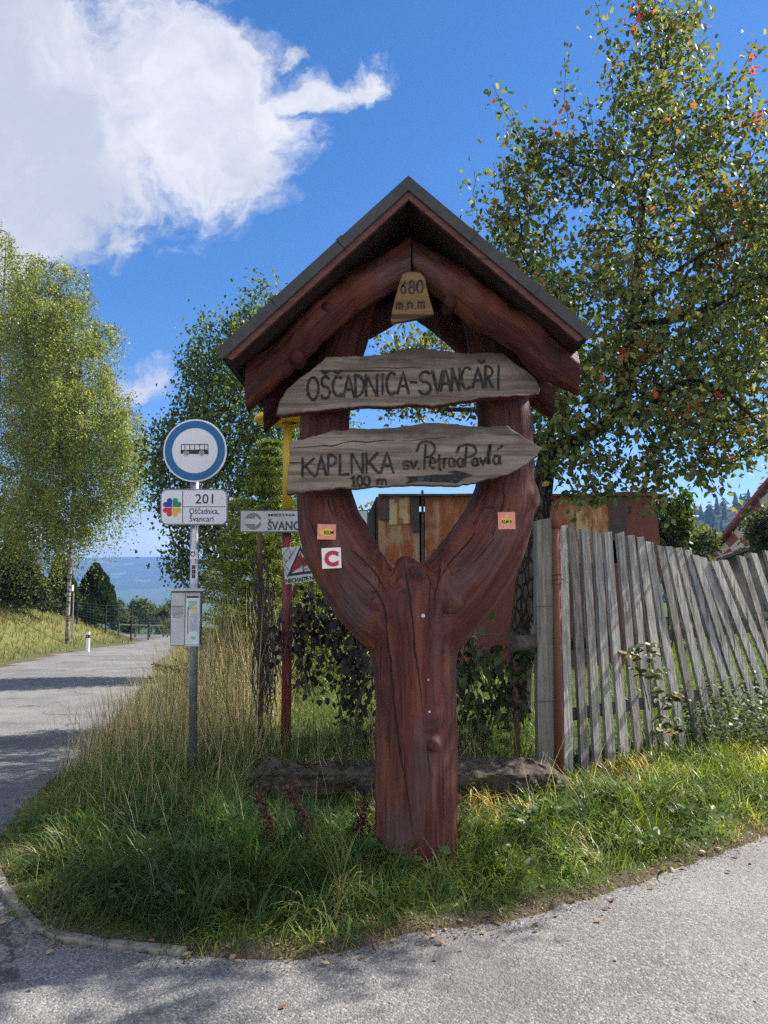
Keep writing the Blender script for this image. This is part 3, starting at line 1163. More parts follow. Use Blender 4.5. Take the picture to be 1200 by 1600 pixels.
# ---- the two roof slopes
YF, YB = 3.50, 4.72
ridge_p, eaveL, eaveR = at(638, 276, YF), at(337, 549, YF), at(928, 519, YF)
for nm, ev in (('left', eaveL), ('right', eaveR)):
    sl = (ev - ridge_p)
    sl.y = 0
    t_ = sl.normalized()
    nrm = Vector((-t_.z, 0, t_.x)) if t_.x > 0 else Vector((t_.z, 0, -t_.x))   # up and out
    dn = Vector((0, 0, -1))
    c_ = 1 / abs(t_.x)

    def quadpoly(o0, o1, e0=0.0, e1=0.0):
        """slope strip between depths o0 and o1 under the top line (plumb cut at the ridge)"""
        a_ = ridge_p - Vector((0, 0, o0 * c_))
        b_ = ridge_p - Vector((0, 0, o1 * c_))
        p1 = a_ + t_ * (sl.length + e0 - 0 * o0)
        k1 = (ev - nrm * o1) + t_ * e1
        k0 = (ev - nrm * o0) + t_ * e0
        return [(a_.x, a_.z), (k0.x, k0.z), (k1.x, k1.z), (b_.x, b_.z)]
    b_ = MB()
    poly = quadpoly(.050, .075, -.012, -.012)
    if nm == 'left':
        poly = poly[::-1]
    b_.prism(poly, YF + .02, YB - .02)
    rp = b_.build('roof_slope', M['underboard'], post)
    b_ = MB()
    poly = quadpoly(0, .022)
    if nm == 'left':
        poly = poly[::-1]
    b_.prism(poly, YF + .004, YB)
    poly = quadpoly(-.003, .050, .003, .003)
    if nm == 'left':
        poly = poly[::-1]
    b_.prism(poly, YF - .004, YF + .004)
    b_.build('metal_sheet', M['sheet'], rp)
    b_ = MB()
    poly = quadpoly(.046, .080, -.012, -.03)
    if nm == 'left':
        poly = poly[::-1]
    b_.prism(poly, YF + .008, YF + .034)
    b_.build('fascia', M['fascia'], rp)
    b_ = MB()
    poly = quadpoly(.076, .150, -.02, -.03)
    if nm == 'left':
        poly = poly[::-1]
    b_.prism(poly, YB - .05, YB - .02)
    b_.build('fascia', M['fascia'], rp)
    for f_ in (.36, .70):
        a_ = ridge_p + t_ * (sl.length * f_) - nrm * .022
        MB().box((a_.x, YF + .03, a_.z), (.035, .078, .060), 0, Matrix.Rotation(-math.atan2(t_.z, t_.x), 3, 'Y')).build('sheet_joint', M['sheet'], rp, False, .002)
    for f_ in (.30, .93):
        b_ = MB()
        a_ = ridge_p + t_ * (sl.length * f_) - nrm * .105
        b_.box((a_.x, (YF + YB) / 2 + .16, a_.z), (.07, YB - YF - .42, .055), 0, Matrix.Rotation(-math.atan2(t_.z, t_.x), 3, 'Y'))
        b_.build('batten', M['underboard'], rp)
b_ = MB()
a_ = ridge_p
b_.box((a_.x, (YF + YB) / 2 + .16, a_.z - .20), (.09, YB - YF - .42, .12))
b_.build('ridge_beam', M['underboard'], post)

# ---- boards with carved lettering


def z3(x_, y_):                                  # coordinates read off an enlarged crop of the boards
    return (420 + .36667 * x_, 520 + .36667 * y_)


YBD = 3.80


def board(name, pts, mats, y0, thick, label):
    P2 = []
    n = len(pts)
    for i in range(n):
        a_, b_ = pts[i], pts[(i + 1) % n]
        k = max(1, int(math.hypot(b_[0] - a_[0], b_[1] - a_[1]) / 14))
        for j in range(k):
            x_, y_ = a_[0] + (b_[0] - a_[0]) * j / k, a_[1] + (b_[1] - a_[1]) * j / k
            w_ = 5 * noise.noise((x_ * .025, y_ * .025, y0)) + 3 * noise.noise((x_ * .08, y_ * .08, y0))
            P2.append((x_, y_ + w_))
    W3 = [at(*z3(*p), y0) for p in P2]
    poly = [(v.x, v.z) for v in W3]
    n = len(poly)
    cx_, cz_ = sum(p[0] for p in poly) / n, sum(p[1] for p in poly) / n
    inset = [(cx_ + (p[0] - cx_) * .992, cz_ + (p[1] - cz_) * .965) for p in poly]
    vs = [(p[0], y0, p[1]) for p in inset] + [(p[0], y0 + .007, p[1]) for p in poly] + [(p[0], y0 + thick, p[1]) for p in poly]
    b_ = MB()
    b_.add(vs, [tuple(range(n))] + [(i, i + n, (i + 1) % n + n, (i + 1) % n) for i in range(n)], 0)
    b_.add(vs[n:], [(i, i + n, (i + 1) % n + n, (i + 1) % n) for i in range(n)], 1)
    b_.add(vs[2 * n:], [tuple(range(n - 1, -1, -1))], 1)
    o = b_.build(name, mats, post)
    tag(o, label)
    # faces may wind either way: make them consistent
    bm_fix(o)
    return o


def bm_fix(o):
    import bmesh
    bm = bmesh.new()
    bm.from_mesh(o.data)
    bmesh.ops.remove_doubles(bm, verts=bm.verts, dist=1e-5)
    bmesh.ops.recalc_face_normals(bm, faces=bm.faces)
    bm.to_mesh(o.data)
    bm.free()


B1 = [(175, 165), (240, 105), (330, 98), (430, 95), (520, 86), (560, 72), (640, 62), (720, 72), (800, 84), (850, 85), (930, 82), (1000, 88), (1040, 120), (1100, 160), (1140, 195), (1158, 240),
      (1150, 262), (1000, 270), (850, 286), (740, 306), (700, 312), (660, 308), (600, 305), (540, 313), (400, 313), (250, 327), (120, 344), (30, 350), (45, 290), (75, 240), (120, 200)]
B2 = [(85, 470), (130, 455), (200, 440), (260, 420), (330, 414), (345, 405), (420, 410), (500, 408), (560, 400), (600, 394), (660, 385), (720, 380), (760, 385), (830, 395), (900, 400), (960, 397), (1020, 397),
      (1060, 425), (1120, 463), (1166, 490), (1140, 525), (1100, 560), (1020, 605), (940, 623), (880, 640), (800, 653), (720, 650), (640, 648), (480, 655), (300, 665), (150, 680), (75, 690), (80, 600), (88, 520)]
def board_crack(pts, par, y0, w_):
    b__ = MB()
    vs = []
    W_ = [at(*z3(*p), y0 - .0012) for p in pts]
    for i, p in enumerate(W_):
        k_ = w_ * (.4 + .9 * abs(noise.noise((i * .9, w_, 2)))) * (1 if 0 < i < len(W_) - 1 else .2)
        vs += [p + Vector((0, 0, k_)), p - Vector((0, 0, k_))]
    b__.add(vs, [(2 * i, 2 * i + 1, 2 * i + 3, 2 * i + 2) for i in range(len(W_) - 1)])
    b__.build('board_crack', M['crack'], par)


bd1 = board('name_board', B1, [M['board'], M['boardedge']], YBD, .075, 'wavy-edged upper name board')
bd2 = board('arrow_board', B2, [M['board'], M['boardedge']], YBD - .01, .06, 'lower board pointed like an arrow')


board_crack([(92, 492), (130, 488), (180, 486), (230, 480), (270, 483), (320, 468), (360, 462), (420, 466), (480, 458), (540, 460)], bd2, YBD - .01, .004)
board_crack([(560, 457), (600, 462), (660, 452), (720, 450), (760, 440)], bd2, YBD - .01, .0022)
board_crack([(490, 222), (492, 250), (498, 290), (520, 305)], bd1, YBD, .003)
board_crack([(430, 150), (480, 146), (540, 152), (610, 146), (660, 150)], bd1, YBD, .002)
board_crack([(300, 560), (360, 556), (420, 560)], bd2, YBD - .01, .0015)


def arc(cx_, cy_, rx_, ry_, a0, a1, n_=12):
    return [(cx_ + rx_ * math.cos(math.radians(a0 + (a1 - a0) * i / n_)), cy_ + ry_ * math.sin(math.radians(a0 + (a1 - a0) * i / n_))) for i in range(n_ + 1)]


GL = {  # strokes in a unit box, y up
    'O': [arc(.5, .5, .48, .5, 100, 460, 18)],
    'S': [arc(.5, .74, .42, .26, 30, 200) + arc(.48, .27, .48, .28, 110, -160, 12)],
    'C': [arc(.55, .5, .5, .5, 50, 310, 14)],
    'G': [arc(.55, .5, .5, .5, 50, 310, 14) + [(.9, .3), (.9, .45), (.6, .45)]],
    'A': [[(0, 0), (.5, 1), (1, 0)], [(.18, .36), (.84, .36)]],
    'D': [[(.08, 0), (.08, 1)], [(.0, 1)] + arc(.1, .5, .85, .5, 90, -90, 12) + [(0, 0)]],
    'N': [[(.05, 0), (.05, 1)], [(.05, 1), (.95, 0)], [(.95, 0), (.95, 1)]],
    'X': [[(.05, 0), (.10, 1)], [(.05, .95), (.95, .05)], [(.95, 0), (.90, 1)], [(.2, .3), (.8, .75)]],
    'I': [[(.5, 0), (.5, 1)]],
    '-': [[(0, .5), (1, .5)]],
    'V': [[(0, 1), (.5, 0), (1, 1)]],
    'R': [[(.08, 0), (.08, 1)], [(.08, 1)] + arc(.2, .74, .7, .26, 90, -90, 9) + [(.08, .48)], [(.35, .48), (.95, 0)]],
    'K': [[(.08, 0), (.08, 1)], [(.9, 1), (.1, .45)], [(.25, .55), (.95, 0)]],
    'P': [[(.1, 0), (.1, 1)], [(.1, 1)] + arc(.3, .74, .62, .26, 90, -90, 9) + [(.1, .48)]],
    'Q': [[(.42, 0), (.5, .9)], [(0, .62), (.12, .85)] + arc(.52, .72, .48, .28, 150, -80, 12) + [(.45, .44)]],
    'L': [[(.1, 1), (.1, 0), (.95, .05)]],
    'v': [[(0, 1), (.45, 0), (1, 1)]],
    's': [arc(.5, .74, .38, .26, 30, 210) + arc(.48, .26, .42, .26, 110, -150, 10)],
    'e': [[(.1, .5), (.85, .55)] + arc(.5, .5, .42, .5, 10, 310, 12)],
    't': [[(.4, 1.25), (.4, .1), (.8, 0)], [(0, .85), (.9, .9)]],
    'r': [[(.1, 0), (.1, 1)], [(.1, .6), (.45, .95), (.9, .9)]],
    'a': [arc(.42, .5, .4, .5, 60, 400, 14), [(.85, 1), (.85, .1), (1.05, 0)]],
    'l': [[(.1, 0), (.2, .7), (.6, 1), (.45, .5), (.4, 0)]],
    '1': [[(.1, .7), (.6, 1), (.6, 0)], [(.2, 0), (1, 0)]],
    '0': [arc(.5, .5, .42, .5, 90, 450, 16)],
    '6': [[(.8, 1)] + arc(.5, .3, .42, .3, 160, 520, 14)],
    '8': [arc(.5, .76, .32, .24, 90, 450, 12), arc(.5, .26, .42, .27, 90, 450, 12)],
    'm': [[(.05, 0), (.05, 1)], [(.05, .7), (.28, 1), (.5, .8), (.5, 0)], [(.5, .7), (.74, 1), (.95, .8), (.95, 0)]],
    'n': [[(.05, 0), (.05, 1)], [(.05, .75), (.5, 1), (.9, .8), (.9, 0)]],
    '.': [[(.3, 0), (.7, .08)]],
    'h': [[(0, 1), (.5, 0), (1, 1)]],             # caron
    "'": [[(0, 0), (1, 1)]],                     # acute
}


def strokes(items, conv, y0, wpx, name, parent, mat, jit=1.0, depth=.003):
    """hand lettering as slightly raised strokes: (glyph, x0, y0, x1, y1) boxes in crop pixels"""
    b_ = MB()
    lay = 0
    for gi, (gch, x0, yt, x1, yb) in enumerate(items):
        for st in GL[gch]:
            lay = (lay + 1) % 5
            pts = []
            for (xa, ya), (xb, yb_) in zip(st[:-1], st[1:]):
                k = 3
                pts += [(xa + (xb - xa) * i / k, ya + (yb_ - ya) * i / k) for i in range(k)]
            pts.append(st[-1])
            W_ = []
            for x_, y_ in pts:
                X_ = x0 + x_ * (x1 - x0) + jit * 2.0 * noise.noise((x_ * 2 + gi, y_ * 2, 1.3))
                Y_ = yb + y_ * (yt - yb) + jit * 2.0 * noise.noise((x_ * 2 + gi, y_ * 2, 7.3))
                W_.append(at(*conv(X_, Y_), y0))
            n_ = len(W_)
            vs = []
            for i, p in enumerate(W_):
                t_ = (W_[min(i + 1, n_ - 1)] - W_[max(i - 1, 0)])
                t_.y = 0
                t_ = t_.normalized() if t_.length > 1e-8 else Vector((1, 0, 0))
                sd_ = Vector((-t_.z, 0, t_.x))
                hw = pxr(wpx * .5, y0) * (1 + .55 * noise.noise((p.x * 60, p.z * 60, gi)))
                yy_ = y0 - depth - lay * .0004
                vs += [Vector((p.x, yy_, p.z)) - sd_ * hw, Vector((p.x, yy_, p.z)) + sd_ * hw, Vector((p.x, y0 + .002, p.z)) - sd_ * hw, Vector((p.x, y0 + .002, p.z)) + sd_ * hw]
            fs = []
            for i in range(n_ - 1):
                a_, c_ = i * 4, i * 4 + 4
                fs += [(a_, a_ + 1, c_ + 1, c_), (a_ + 1, a_ + 3, c_ + 3, c_ + 1), (a_ + 2, a_, c_, c_ + 2)]
            fs += [(0, 2, 3, 1), ((n_ - 1) * 4, (n_ - 1) * 4 + 1, (n_ - 1) * 4 + 3, (n_ - 1) * 4 + 2)]
            b_.add(vs, fs)
    return b_.build(name, mat, parent)


line1 = [('O', 165, 190, 214, 285), ('S', 222, 186, 262, 280), ('h', 226, 160, 258, 174), ('C', 270, 186, 318, 270), ('h', 276, 160, 312, 174), ('A', 318, 180, 364, 276), ('D', 366, 180, 408, 272),
         ('N', 412, 176, 464, 272), ('I', 478, 172, 492, 266), ('C', 500, 170, 545, 262), ('A', 548, 166, 598, 262), ('-', 602, 200, 632, 222), ('S', 640, 166, 692, 260), ('V', 696, 160, 742, 256),
         ('A', 732, 156, 776, 252), ('N', 778, 150, 814, 248), ('C', 820, 148, 864, 240), ('A', 868, 145, 914, 236), ('h', 892, 118, 920, 130), ('R', 920, 143, 956, 234), ('I', 970, 138, 986, 246)]
strokes(line1, z3, YBD, 10.5 * .36667, 'lettering', bd1, M['ink'])
line2 = [('K', 140, 532, 202, 616), ('A', 202, 524, 246, 610), ('P', 250, 520, 290, 606), ('L', 298, 518, 346, 606), ('N', 350, 512, 404, 600), ('K', 412, 510, 472, 600), ('A', 476, 506, 532, 600),
         ('s', 568, 546, 600, 582), ('v', 604, 546, 630, 580), ('.', 634, 560, 642, 580), ('Q', 630, 462, 708, 582), ('e', 684, 532, 712, 576), ('t', 716, 532, 742, 586), ('r', 744, 532, 764, 576),
         ('a', 766, 534, 794, 570), ('a', 802, 534, 834, 570), ('Q', 800, 476, 884, 570), ('a', 866, 534, 894, 566), ('v', 900, 530, 926, 564), ('l', 930, 474, 954, 560), ('a', 956, 524, 990, 560), ("'", 974, 480, 996, 498),
         ('1', 346, 610, 372, 652), ('0', 374, 610, 402, 652), ('0', 404, 610, 432, 652), ('m', 462, 624, 502, 648)]
strokes(line2, z3, YBD - .01, 9.2 * .36667, 'lettering', bd2, M['ink'])
b_ = MB()
arrow = [(586, 612), (640, 611), (700, 604), (770, 604), (800, 600), (762, 594), (790, 586), (830, 594), (868, 606), (830, 620), (800, 642), (770, 638), (700, 634), (640, 632), (584, 642), (598, 626)]
poly = [at(*z3(*p), YBD - .01) for p in arrow]
b_.prism([(v.x, v.z) for v in poly], YBD - .0135, YBD - .008)
o = b_.build('painted_arrow', M['ink'], bd2)
bm_fix(o)


def z2(x_, y_):
    return (590 + .1 * x_, 360 + .1 * y_)


plq = [(440, 650), (560, 640), (660, 655), (740, 740), (770, 900), (830, 1120), (885, 1310), (700, 1360), (450, 1410), (215, 1440), (200, 1380), (250, 1150), (300, 950), (350, 780), (390, 690)]
YP = 3.60
poly = [at(*z2(*p), YP) for p in plq]
b_ = MB()
b_.prism([(v.x, v.z) for v in poly], YP, YP + .035)
pq = b_.build('height_plaque', M['plaque'], post, False, .005)
bm_fix(pq)
strokes([('6', 365, 790, 450, 985), ('8', 480, 785, 590, 985), ('0', 610, 780, 712, 975), ('m', 290, 1130, 390, 1240), ('.', 425, 1215, 450, 1235), ('n', 470, 1120, 545, 1230), ('.', 575, 1205, 600, 1225), ('m', 630, 1110, 735, 1225)],
        z2, YP, 24 * .1, 'lettering', pq, M['ink'], 4, .002)

# ---- trail markers nailed to the arms


def marker(px0, py0, px1, py1, depthpx, mat, name, label, tilt=0.0, lean=0.0):
    c_ = at((px0 + px1) / 2, (py0 + py1) / 2, YT)
    h_, n_, _, _ = tree_bvh.ray_cast(camp, (c_ - camp).normalized())
    y_ = h_.y - .012
    p_ = at((px0 + px1) / 2, (py0 + py1) / 2, y_)
    w_, hh = (px1 - px0) / FPX * y_, (py1 - py0) / FPX * y_
    b__ = MB()
    b__.box((p_.x, y_, p_.z), (w_, .006, hh), 0, Matrix.Rotation(tilt, 3, 'Y'))
    o_ = b__.build(name, mat, post)
    tag(o_, label)
    return o_, p_, y_ - .003, w_, hh


mk, p_, y_, w_, hh = marker(496, 819, 525, 843, 0, M['pink'], 'trail_marker', 'pink marker plate on the left arm', .02)
b_ = MB()
b_.prism([(p_.x + a_[0], p_.z + a_[1]) for a_ in arc(.004, -.002, w_ * .34, hh * .27, 0, 360, 20)[:-1]] , y_ - .0008, y_ + .001)
b_.prism([(p_.x - w_ * .46, p_.z - .002), (p_.x - w_ * .2, p_.z + hh * .2), (p_.x - w_ * .2, p_.z - hh * .24)], y_ - .0012, y_ + .001)
o = b_.build('arrow_print', M['yellowp'], mk)
bm_fix(o)
link('lettering', text_mesh('KLM', p_.x + .012, p_.z - .012, y_ - .0012, .019, None, .02), M['black'], mk)
mk, p_, y_, w_, hh = marker(778, 800, 805, 827, 0, M['pink'], 'trail_marker', 'pink marker plate on the right arm', -.02)
b_ = MB()
b_.box((p_.x, y_, p_.z - .004), (w_ * .62, .002, hh * .38))
b_.prism([(p_.x - w_ * .2, p_.z + hh * .22), (p_.x + w_ * .12, p_.z + hh * .22), (p_.x, p_.z + hh * .38)], y_ - .0008, y_ + .001)
o = b_.build('yellow_print', M['yellowp'], mk)
bm_fix(o)
link('lettering', text_mesh('KLM 8', p_.x, p_.z - .013, y_ - .0015, .017, w_ * .55, .02), M['black'], mk)
mk, p_, y_, w_, hh = marker(503, 856, 533, 888, 0, M['cmark'], 'trail_marker', 'white marker plate with a red letter C', -.05)
link('lettering', text_mesh('C', p_.x, p_.z - .036, y_ - .0012, .073, None, .055), M['cred'], mk)

# ------------------------------------------------------------------ bus stop
YS = 5.45
bx0 = at(301, 1245, YS)
bz = float(terrain(bx0.x, YS))
bus = thing('bus_stop_sign', (bx0.x, YS, bz), 'galvanised bus stop pole with a round blue-rimmed sign and a timetable case', 'bus stop')
pt, pb = at(305, 660, YS), Vector((bx0.x, YS, bz - .15))
b_ = MB()
b_.tube([pb, pt], [.030, .030], 18)
pole = b_.build('pole', M['galv'], bus, True)
sc_ = YS / FPX
cy = YS - .055
cn = at(304.5, 704, cy)
k = cy / FPX
b_ = MB()


def disc(c, r0, y0, y1, n_=56):
    return [(c.x + r0 * math.cos(2 * PI * i / n_), c.z + r0 * math.sin(2 * PI * i / n_)) for i in range(n_)]


b_.prism(disc(cn, 50 * k, 0, 0), cy, cy + .012)
disk = b_.build('round_sign', M['white'], bus, False, .003)
b_ = MB()
ro, ri = disc(cn, 47.5 * k, 0, 0), disc(cn, 36 * k, 0, 0)
n_ = len(ro)
b_.add([(x_, cy - .0015, z_) for x_, z_ in ro] + [(x_, cy - .0015, z_) for x_, z_ in ri], [(i, (i + 1) % n_, n_ + (i + 1) % n_, n_ + i) for i in range(n_)])
b_.build('blue_ring', M['blue'], disk)


def zb(x_, y_):
    return (230 + .23747 * x_, 640 + .23747 * y_)


def zpoly(pts, conv, y_):
    return [(v.x, v.z) for v in (at(*conv(*p), y_) for p in pts)]


b_ = MB()
y_ = cy
b_.prism(zpoly([(220, 265), (402, 262), (404, 294), (220, 290)], zb, y_), y_ - .0022, y_ - .0005)
b_.prism(zpoly([(226, 227), (402, 227), (402, 232), (226, 232)], zb, y_), y_ - .0022, y_ - .0005)
for xx in (222, 246, 278, 310, 343, 376, 398):
    b_.prism(zpoly([(xx, 230), (xx + 4, 230), (xx + 4, 266), (xx, 266)], zb, y_), y_ - .0018, y_ - .0005)
o = b_.build('bus_pictogram', M['black'], disk)
bm_fix(o)
for xx in (257, 358):
    b_ = MB()
    b_.prism(zpoly(arc(xx, 288, 18, 17, 0, 360, 20)[:-1], zb, y_), y_ - .0034, y_ - .0005)
    o = b_.build('wheel_print', M['white'], disk)
    bm_fix(o)
    b_ = MB()
    for r0, r1 in ((14, 9), (5, 0.5)):
        ro = zpoly(arc(xx, 288, r0, r0, 0, 360, 20)[:-1], zb, y_)
        ri = zpoly(arc(xx, 288, r1, r1, 0, 360, 20)[:-1], zb, y_)
        b_.add([(a, y_ - .0042, c) for a, c in ro] + [(a, y_ - .0042, c) for a, c in ri], [(i, (i + 1) % 20, 20 + (i + 1) % 20, 20 + i) for i in range(20)])
    b_.build('tyre_print', M['black'], disk)


def rrect(x0, y0, x1, y1, r_):
    """rounded rectangle in crop pixels"""
    return arc(x1 - r_, y1 - r_, r_, r_, 0, 90, 6) + arc(x0 + r_, y1 - r_, r_, r_, 90, 180, 6) + arc(x0 + r_, y0 + r_, r_, r_, 180, 270, 6) + arc(x1 - r_, y0 + r_, r_, r_, 270, 360, 6)


b_ = MB()
b_.prism(zpoly(rrect(87, 522, 529, 760, 44), zb, y_), cy, cy + .012)
plate = b_.build('stop_plate', M['midgrey'], bus, False, .002)
bm_fix(plate)
b_ = MB()
b_.prism(zpoly(rrect(95, 531, 521, 751, 38), zb, y_), cy - .001, cy + .001)
b_.build('white_face', M['white'], plate)
bm_fix(bpy.context.scene.objects[COL.objects[-1].name])
b_ = MB()
b_.prism(zpoly([(232, 536), (236, 536), (236, 748), (232, 748)], zb, y_), cy - .0022, cy - .0005)
b_.prism(zpoly([(237, 637), (516, 637), (516, 641), (237, 641)], zb, y_), cy - .0022, cy - .0005)
o = b_.build('divider_line', M['black'], plate)
bm_fix(o)
for txt, x_, yb_, hpx, wpx in (('201', 375, 618, 66, 118), ('Oščadnica,', 374, 686, 40, 194), ('Švancari', 357, 736, 40, 158)):
    p_ = at(*zb(x_, yb_), cy)
    link('lettering', text_mesh(txt, p_.x, p_.z, cy - .001, hpx * .23747 * k, wpx * .23747 * k, .004), M['black'], plate)
for mt_, qx, qy in ((M['bluep'], -1, 1), (M['green'], 1, 1), (M['redp'], -1, -1), (M['yellowp'], 1, -1)):
    c_ = at(*zb(165, 643), cy)
    s_ = 62 * .23747 * k
    b_ = MB()
    pts = []
    # a heart whose tip is the flower's centre, pointing out on the diagonal
    for i in range(28):
        t_ = 2 * PI * i / 28
        hx = 16 * math.sin(t_) ** 3 / 17
        hy = (13 * math.cos(t_) - 5 * math.cos(2 * t_) - 2 * math.cos(3 * t_) - math.cos(4 * t_) + 17) / 17
        a_ = math.atan2(qy, qx) - PI / 2
        X_, Z_ = hx * .62 * math.cos(a_) - hy * .60 * math.sin(a_), hx * .62 * math.sin(a_) + hy * .60 * math.cos(a_)
        pts.append((c_.x + X_ * s_ * .98, c_.z + Z_ * s_ * .98))
    b_.prism(pts, cy - .0022, cy - .0005)
    o = b_.build('clover_petal', mt_, plate)
    bm_fix(o)
# brackets
for py_ in (690, 720, 790):
    p_ = at(304, py_, YS)
    MB().box((p_.x, YS - .012, p_.z), (.075, .075, .03)).build('clamp', M['galv'], bus)
# stickers on the pole
for (x0, y0, x1, y1), mt_ in (((278, 918, 328, 984), M['cmark']), ((280, 1014, 326, 1118), M['cmark'])):
    b_ = MB()
    a_, c_ = at(*zb(x0, y0), YS - .032), at(*zb(x1, y1), YS - .032)
    n_ = 8
    cx_ = at(*zb(312, y0), YS).x
    vs = []
    for i in range(n_ + 1):
        an = math.radians(-150 + 120 * i / n_)
        for z_ in (a_.z, c_.z):
            vs.append((cx_ + .0312 * math.cos(an), YS + .0312 * math.sin(an), z_))
    b_.add(vs, [(2 * i, 2 * i + 1, 2 * i + 3, 2 * i + 2) for i in range(n_)])
    st_ = b_.build('sticker', mt_, pole)
    b_ = MB()
    if y0 < 1000:
        c0 = at(*zb(303, 952), YS)
        ro, ri = arc(0, 0, .018, .018, 0, 360, 18)[:-1], arc(0, 0, .013, .013, 0, 360, 18)[:-1]
        b_.add([(cx_ - .004 + x_, YS - .0325, c0.z + z_) for x_, z_ in ro] + [(cx_ - .004 + x_, YS - .0325, c0.z + z_) for x_, z_ in ri], [(i, (i + 1) % 18, 18 + (i + 1) % 18, 18 + i) for i in range(18)])
        b_.box((cx_ - .004, YS - .033, c0.z + .016), (.028, .003, .006))
    else:
        for r_ in range(3):
            for c_i in range(2):
                p0 = at(*zb(303 + 12 * c_i, 1036 + 30 * r_), YS)
                b_.box((cx_ - .006 + c_i * .014, YS - .0325, p0.z), (.011, .003, .028))
    b_.build('sticker_print', M['black'], st_)
# timetable case: two doors under a small cap
case_y = YS - .10
p0, p1 = at(267, 924, case_y), at(312, 1009, case_y)
w_, h_ = p1.x - p0.x, p0.z - p1.z
b_ = MB()
b_.box(((p0.x + p1.x) / 2, case_y + .03, (p0.z + p1.z) / 2), (w_, .06, h_))
case = b_.build('timetable_case', M['casedark'], bus, False, .003)
b_ = MB()
b_.box(((p0.x + p1.x) / 2 + .004, case_y + .022, p0.z + .010), (w_ + .03, .10, .016))
b_.build('cap', M['panelgrey'], case, False, .002)
for i, (xa, xb) in enumerate(((268.5, 288), (290.5, 311.5))):
    a_, c_ = at(xa, 926, case_y), at(xb, 1008 if i == 0 else 1010, case_y)
    b_ = MB()
    b_.box(((a_.x + c_.x) / 2, case_y - .004, (a_.z + c_.z) / 2), (c_.x - a_.x, .008, a_.z - c_.z))
    door = b_.build('door', M['panelgrey'], case, False, .002)
    cxm, czm, ww, hh = (a_.x + c_.x) / 2, (a_.z + c_.z) / 2, c_.x - a_.x, a_.z - c_.z
    yf = case_y - .0085
    if i == 0:
        b_ = MB()
        for j, (f_, l_) in enumerate(((.74, .8), (.71, .7), (.675, .8), (.645, .75), (.61, .8), (.58, .55), (.555, .8), (.525, .6))):
            b_.box((cxm - ww * (.8 - l_) * .4, yf, czm + hh * (f_ - .5)), (ww * l_, .001, .005 if j % 4 else .009))
        b_.build('printed_lines', M['midgrey'], door)
    else:
        b_ = MB()
        b_.box((cxm, yf, czm - .005), (ww * .86, .002, hh * .90))
        b_.build('timetable_sheet', M['paper'], door)
        for mt_, fx, fz, sx_, sz_ in ((M['black'], 0, .42, .84, .035), (M['teal'], 0, .27, .6, .16), (M['lime'], .14, .20, .4, .13), (M['lilac'], .1, -.05, .55, .34), (M['midgrey'], -.3, -.02, .08, .5), (M['teal'], .1, -.34, .35, .06)):
            b_ = MB()
            b_.box((cxm + ww * fx, yf - .0012 - .0004 * (fx > 0), czm + hh * fz), (ww * sx_, .001, hh * sz_))
            b_.build('sheet_print', mt_, door)

# ------------------------------------------------------------------ painted pole with direction sign
YPO = 6.05
pz = float(terrain(at(446, 1190, YPO).x, YPO))
pb = at(446, 1190, YPO)
pl_ = thing('painted_pole', (pb.x, YPO, pz), 'old metal pole, red below and yellow above, behind the carved signpost', 'pole')
b_ = MB()
tz = at(448, 806, YPO)
tp = at(450, 655, YPO)
b_.tube([(pb.x, YPO, pz - .1), (pb.x + .005, YPO, (pz + tz.z) / 2), tz], [.040, .039, .037], 14)
b_.build('lower_shaft', M['redpole'], pl_, True)
b_ = MB()
b_.tube([tz, tp], [.0365, .036], 14)
b_.build('upper_shaft', M['yellowpole'], pl_, True)
b_ = MB()
tc = at(452, 657, YPO)
vs = []
pr = [(.0, .07), (.15, .065), (.27, .03), (.285, .0), (.27, -.012), (.06, -.02)]
n_ = 28
for r_, z_ in pr:
    for i in range(n_):
        an = 2 * PI * i / n_
        vs.append((tc.x + r_ * math.cos(an), YPO + r_ * math.sin(an), tc.z + z_))
fs = [(j * n_ + i, j * n_ + (i + 1) % n_, (j + 1) * n_ + (i + 1) % n_, (j + 1) * n_ + i) for j in range(len(pr) - 1) for i in range(n_)]
b_.add(vs, fs)
o = b_.build('top_cap', M['yellowtop'], pl_, True)
bm_fix(o)

ysg = YPO - .06
a_, c_ = at(375, 797, ysg), at(575, 832, ysg)
dsg = thing('direction_sign', ((a_.x + c_.x) / 2, ysg, c_.z), 'white direction plate with a grey arrow disc, half hidden behind the carved trunk', 'sign')
b_ = MB()
b_.box(((a_.x + c_.x) / 2, ysg + .006, (a_.z + c_.z) / 2), (c_.x - a_.x, .012, a_.z - c_.z))
b_.build('frame', M['casedark'], dsg)
b_ = MB()
b_.box(((a_.x + c_.x) / 2, ysg - .001, (a_.z + c_.z) / 2), (c_.x - a_.x - .018, .004, a_.z - c_.z - .018))
b_.build('face', M['signgrey'], dsg)


def zs(x_, y_):
    return (370 + .11667 * x_, 780 + .11667 * y_)


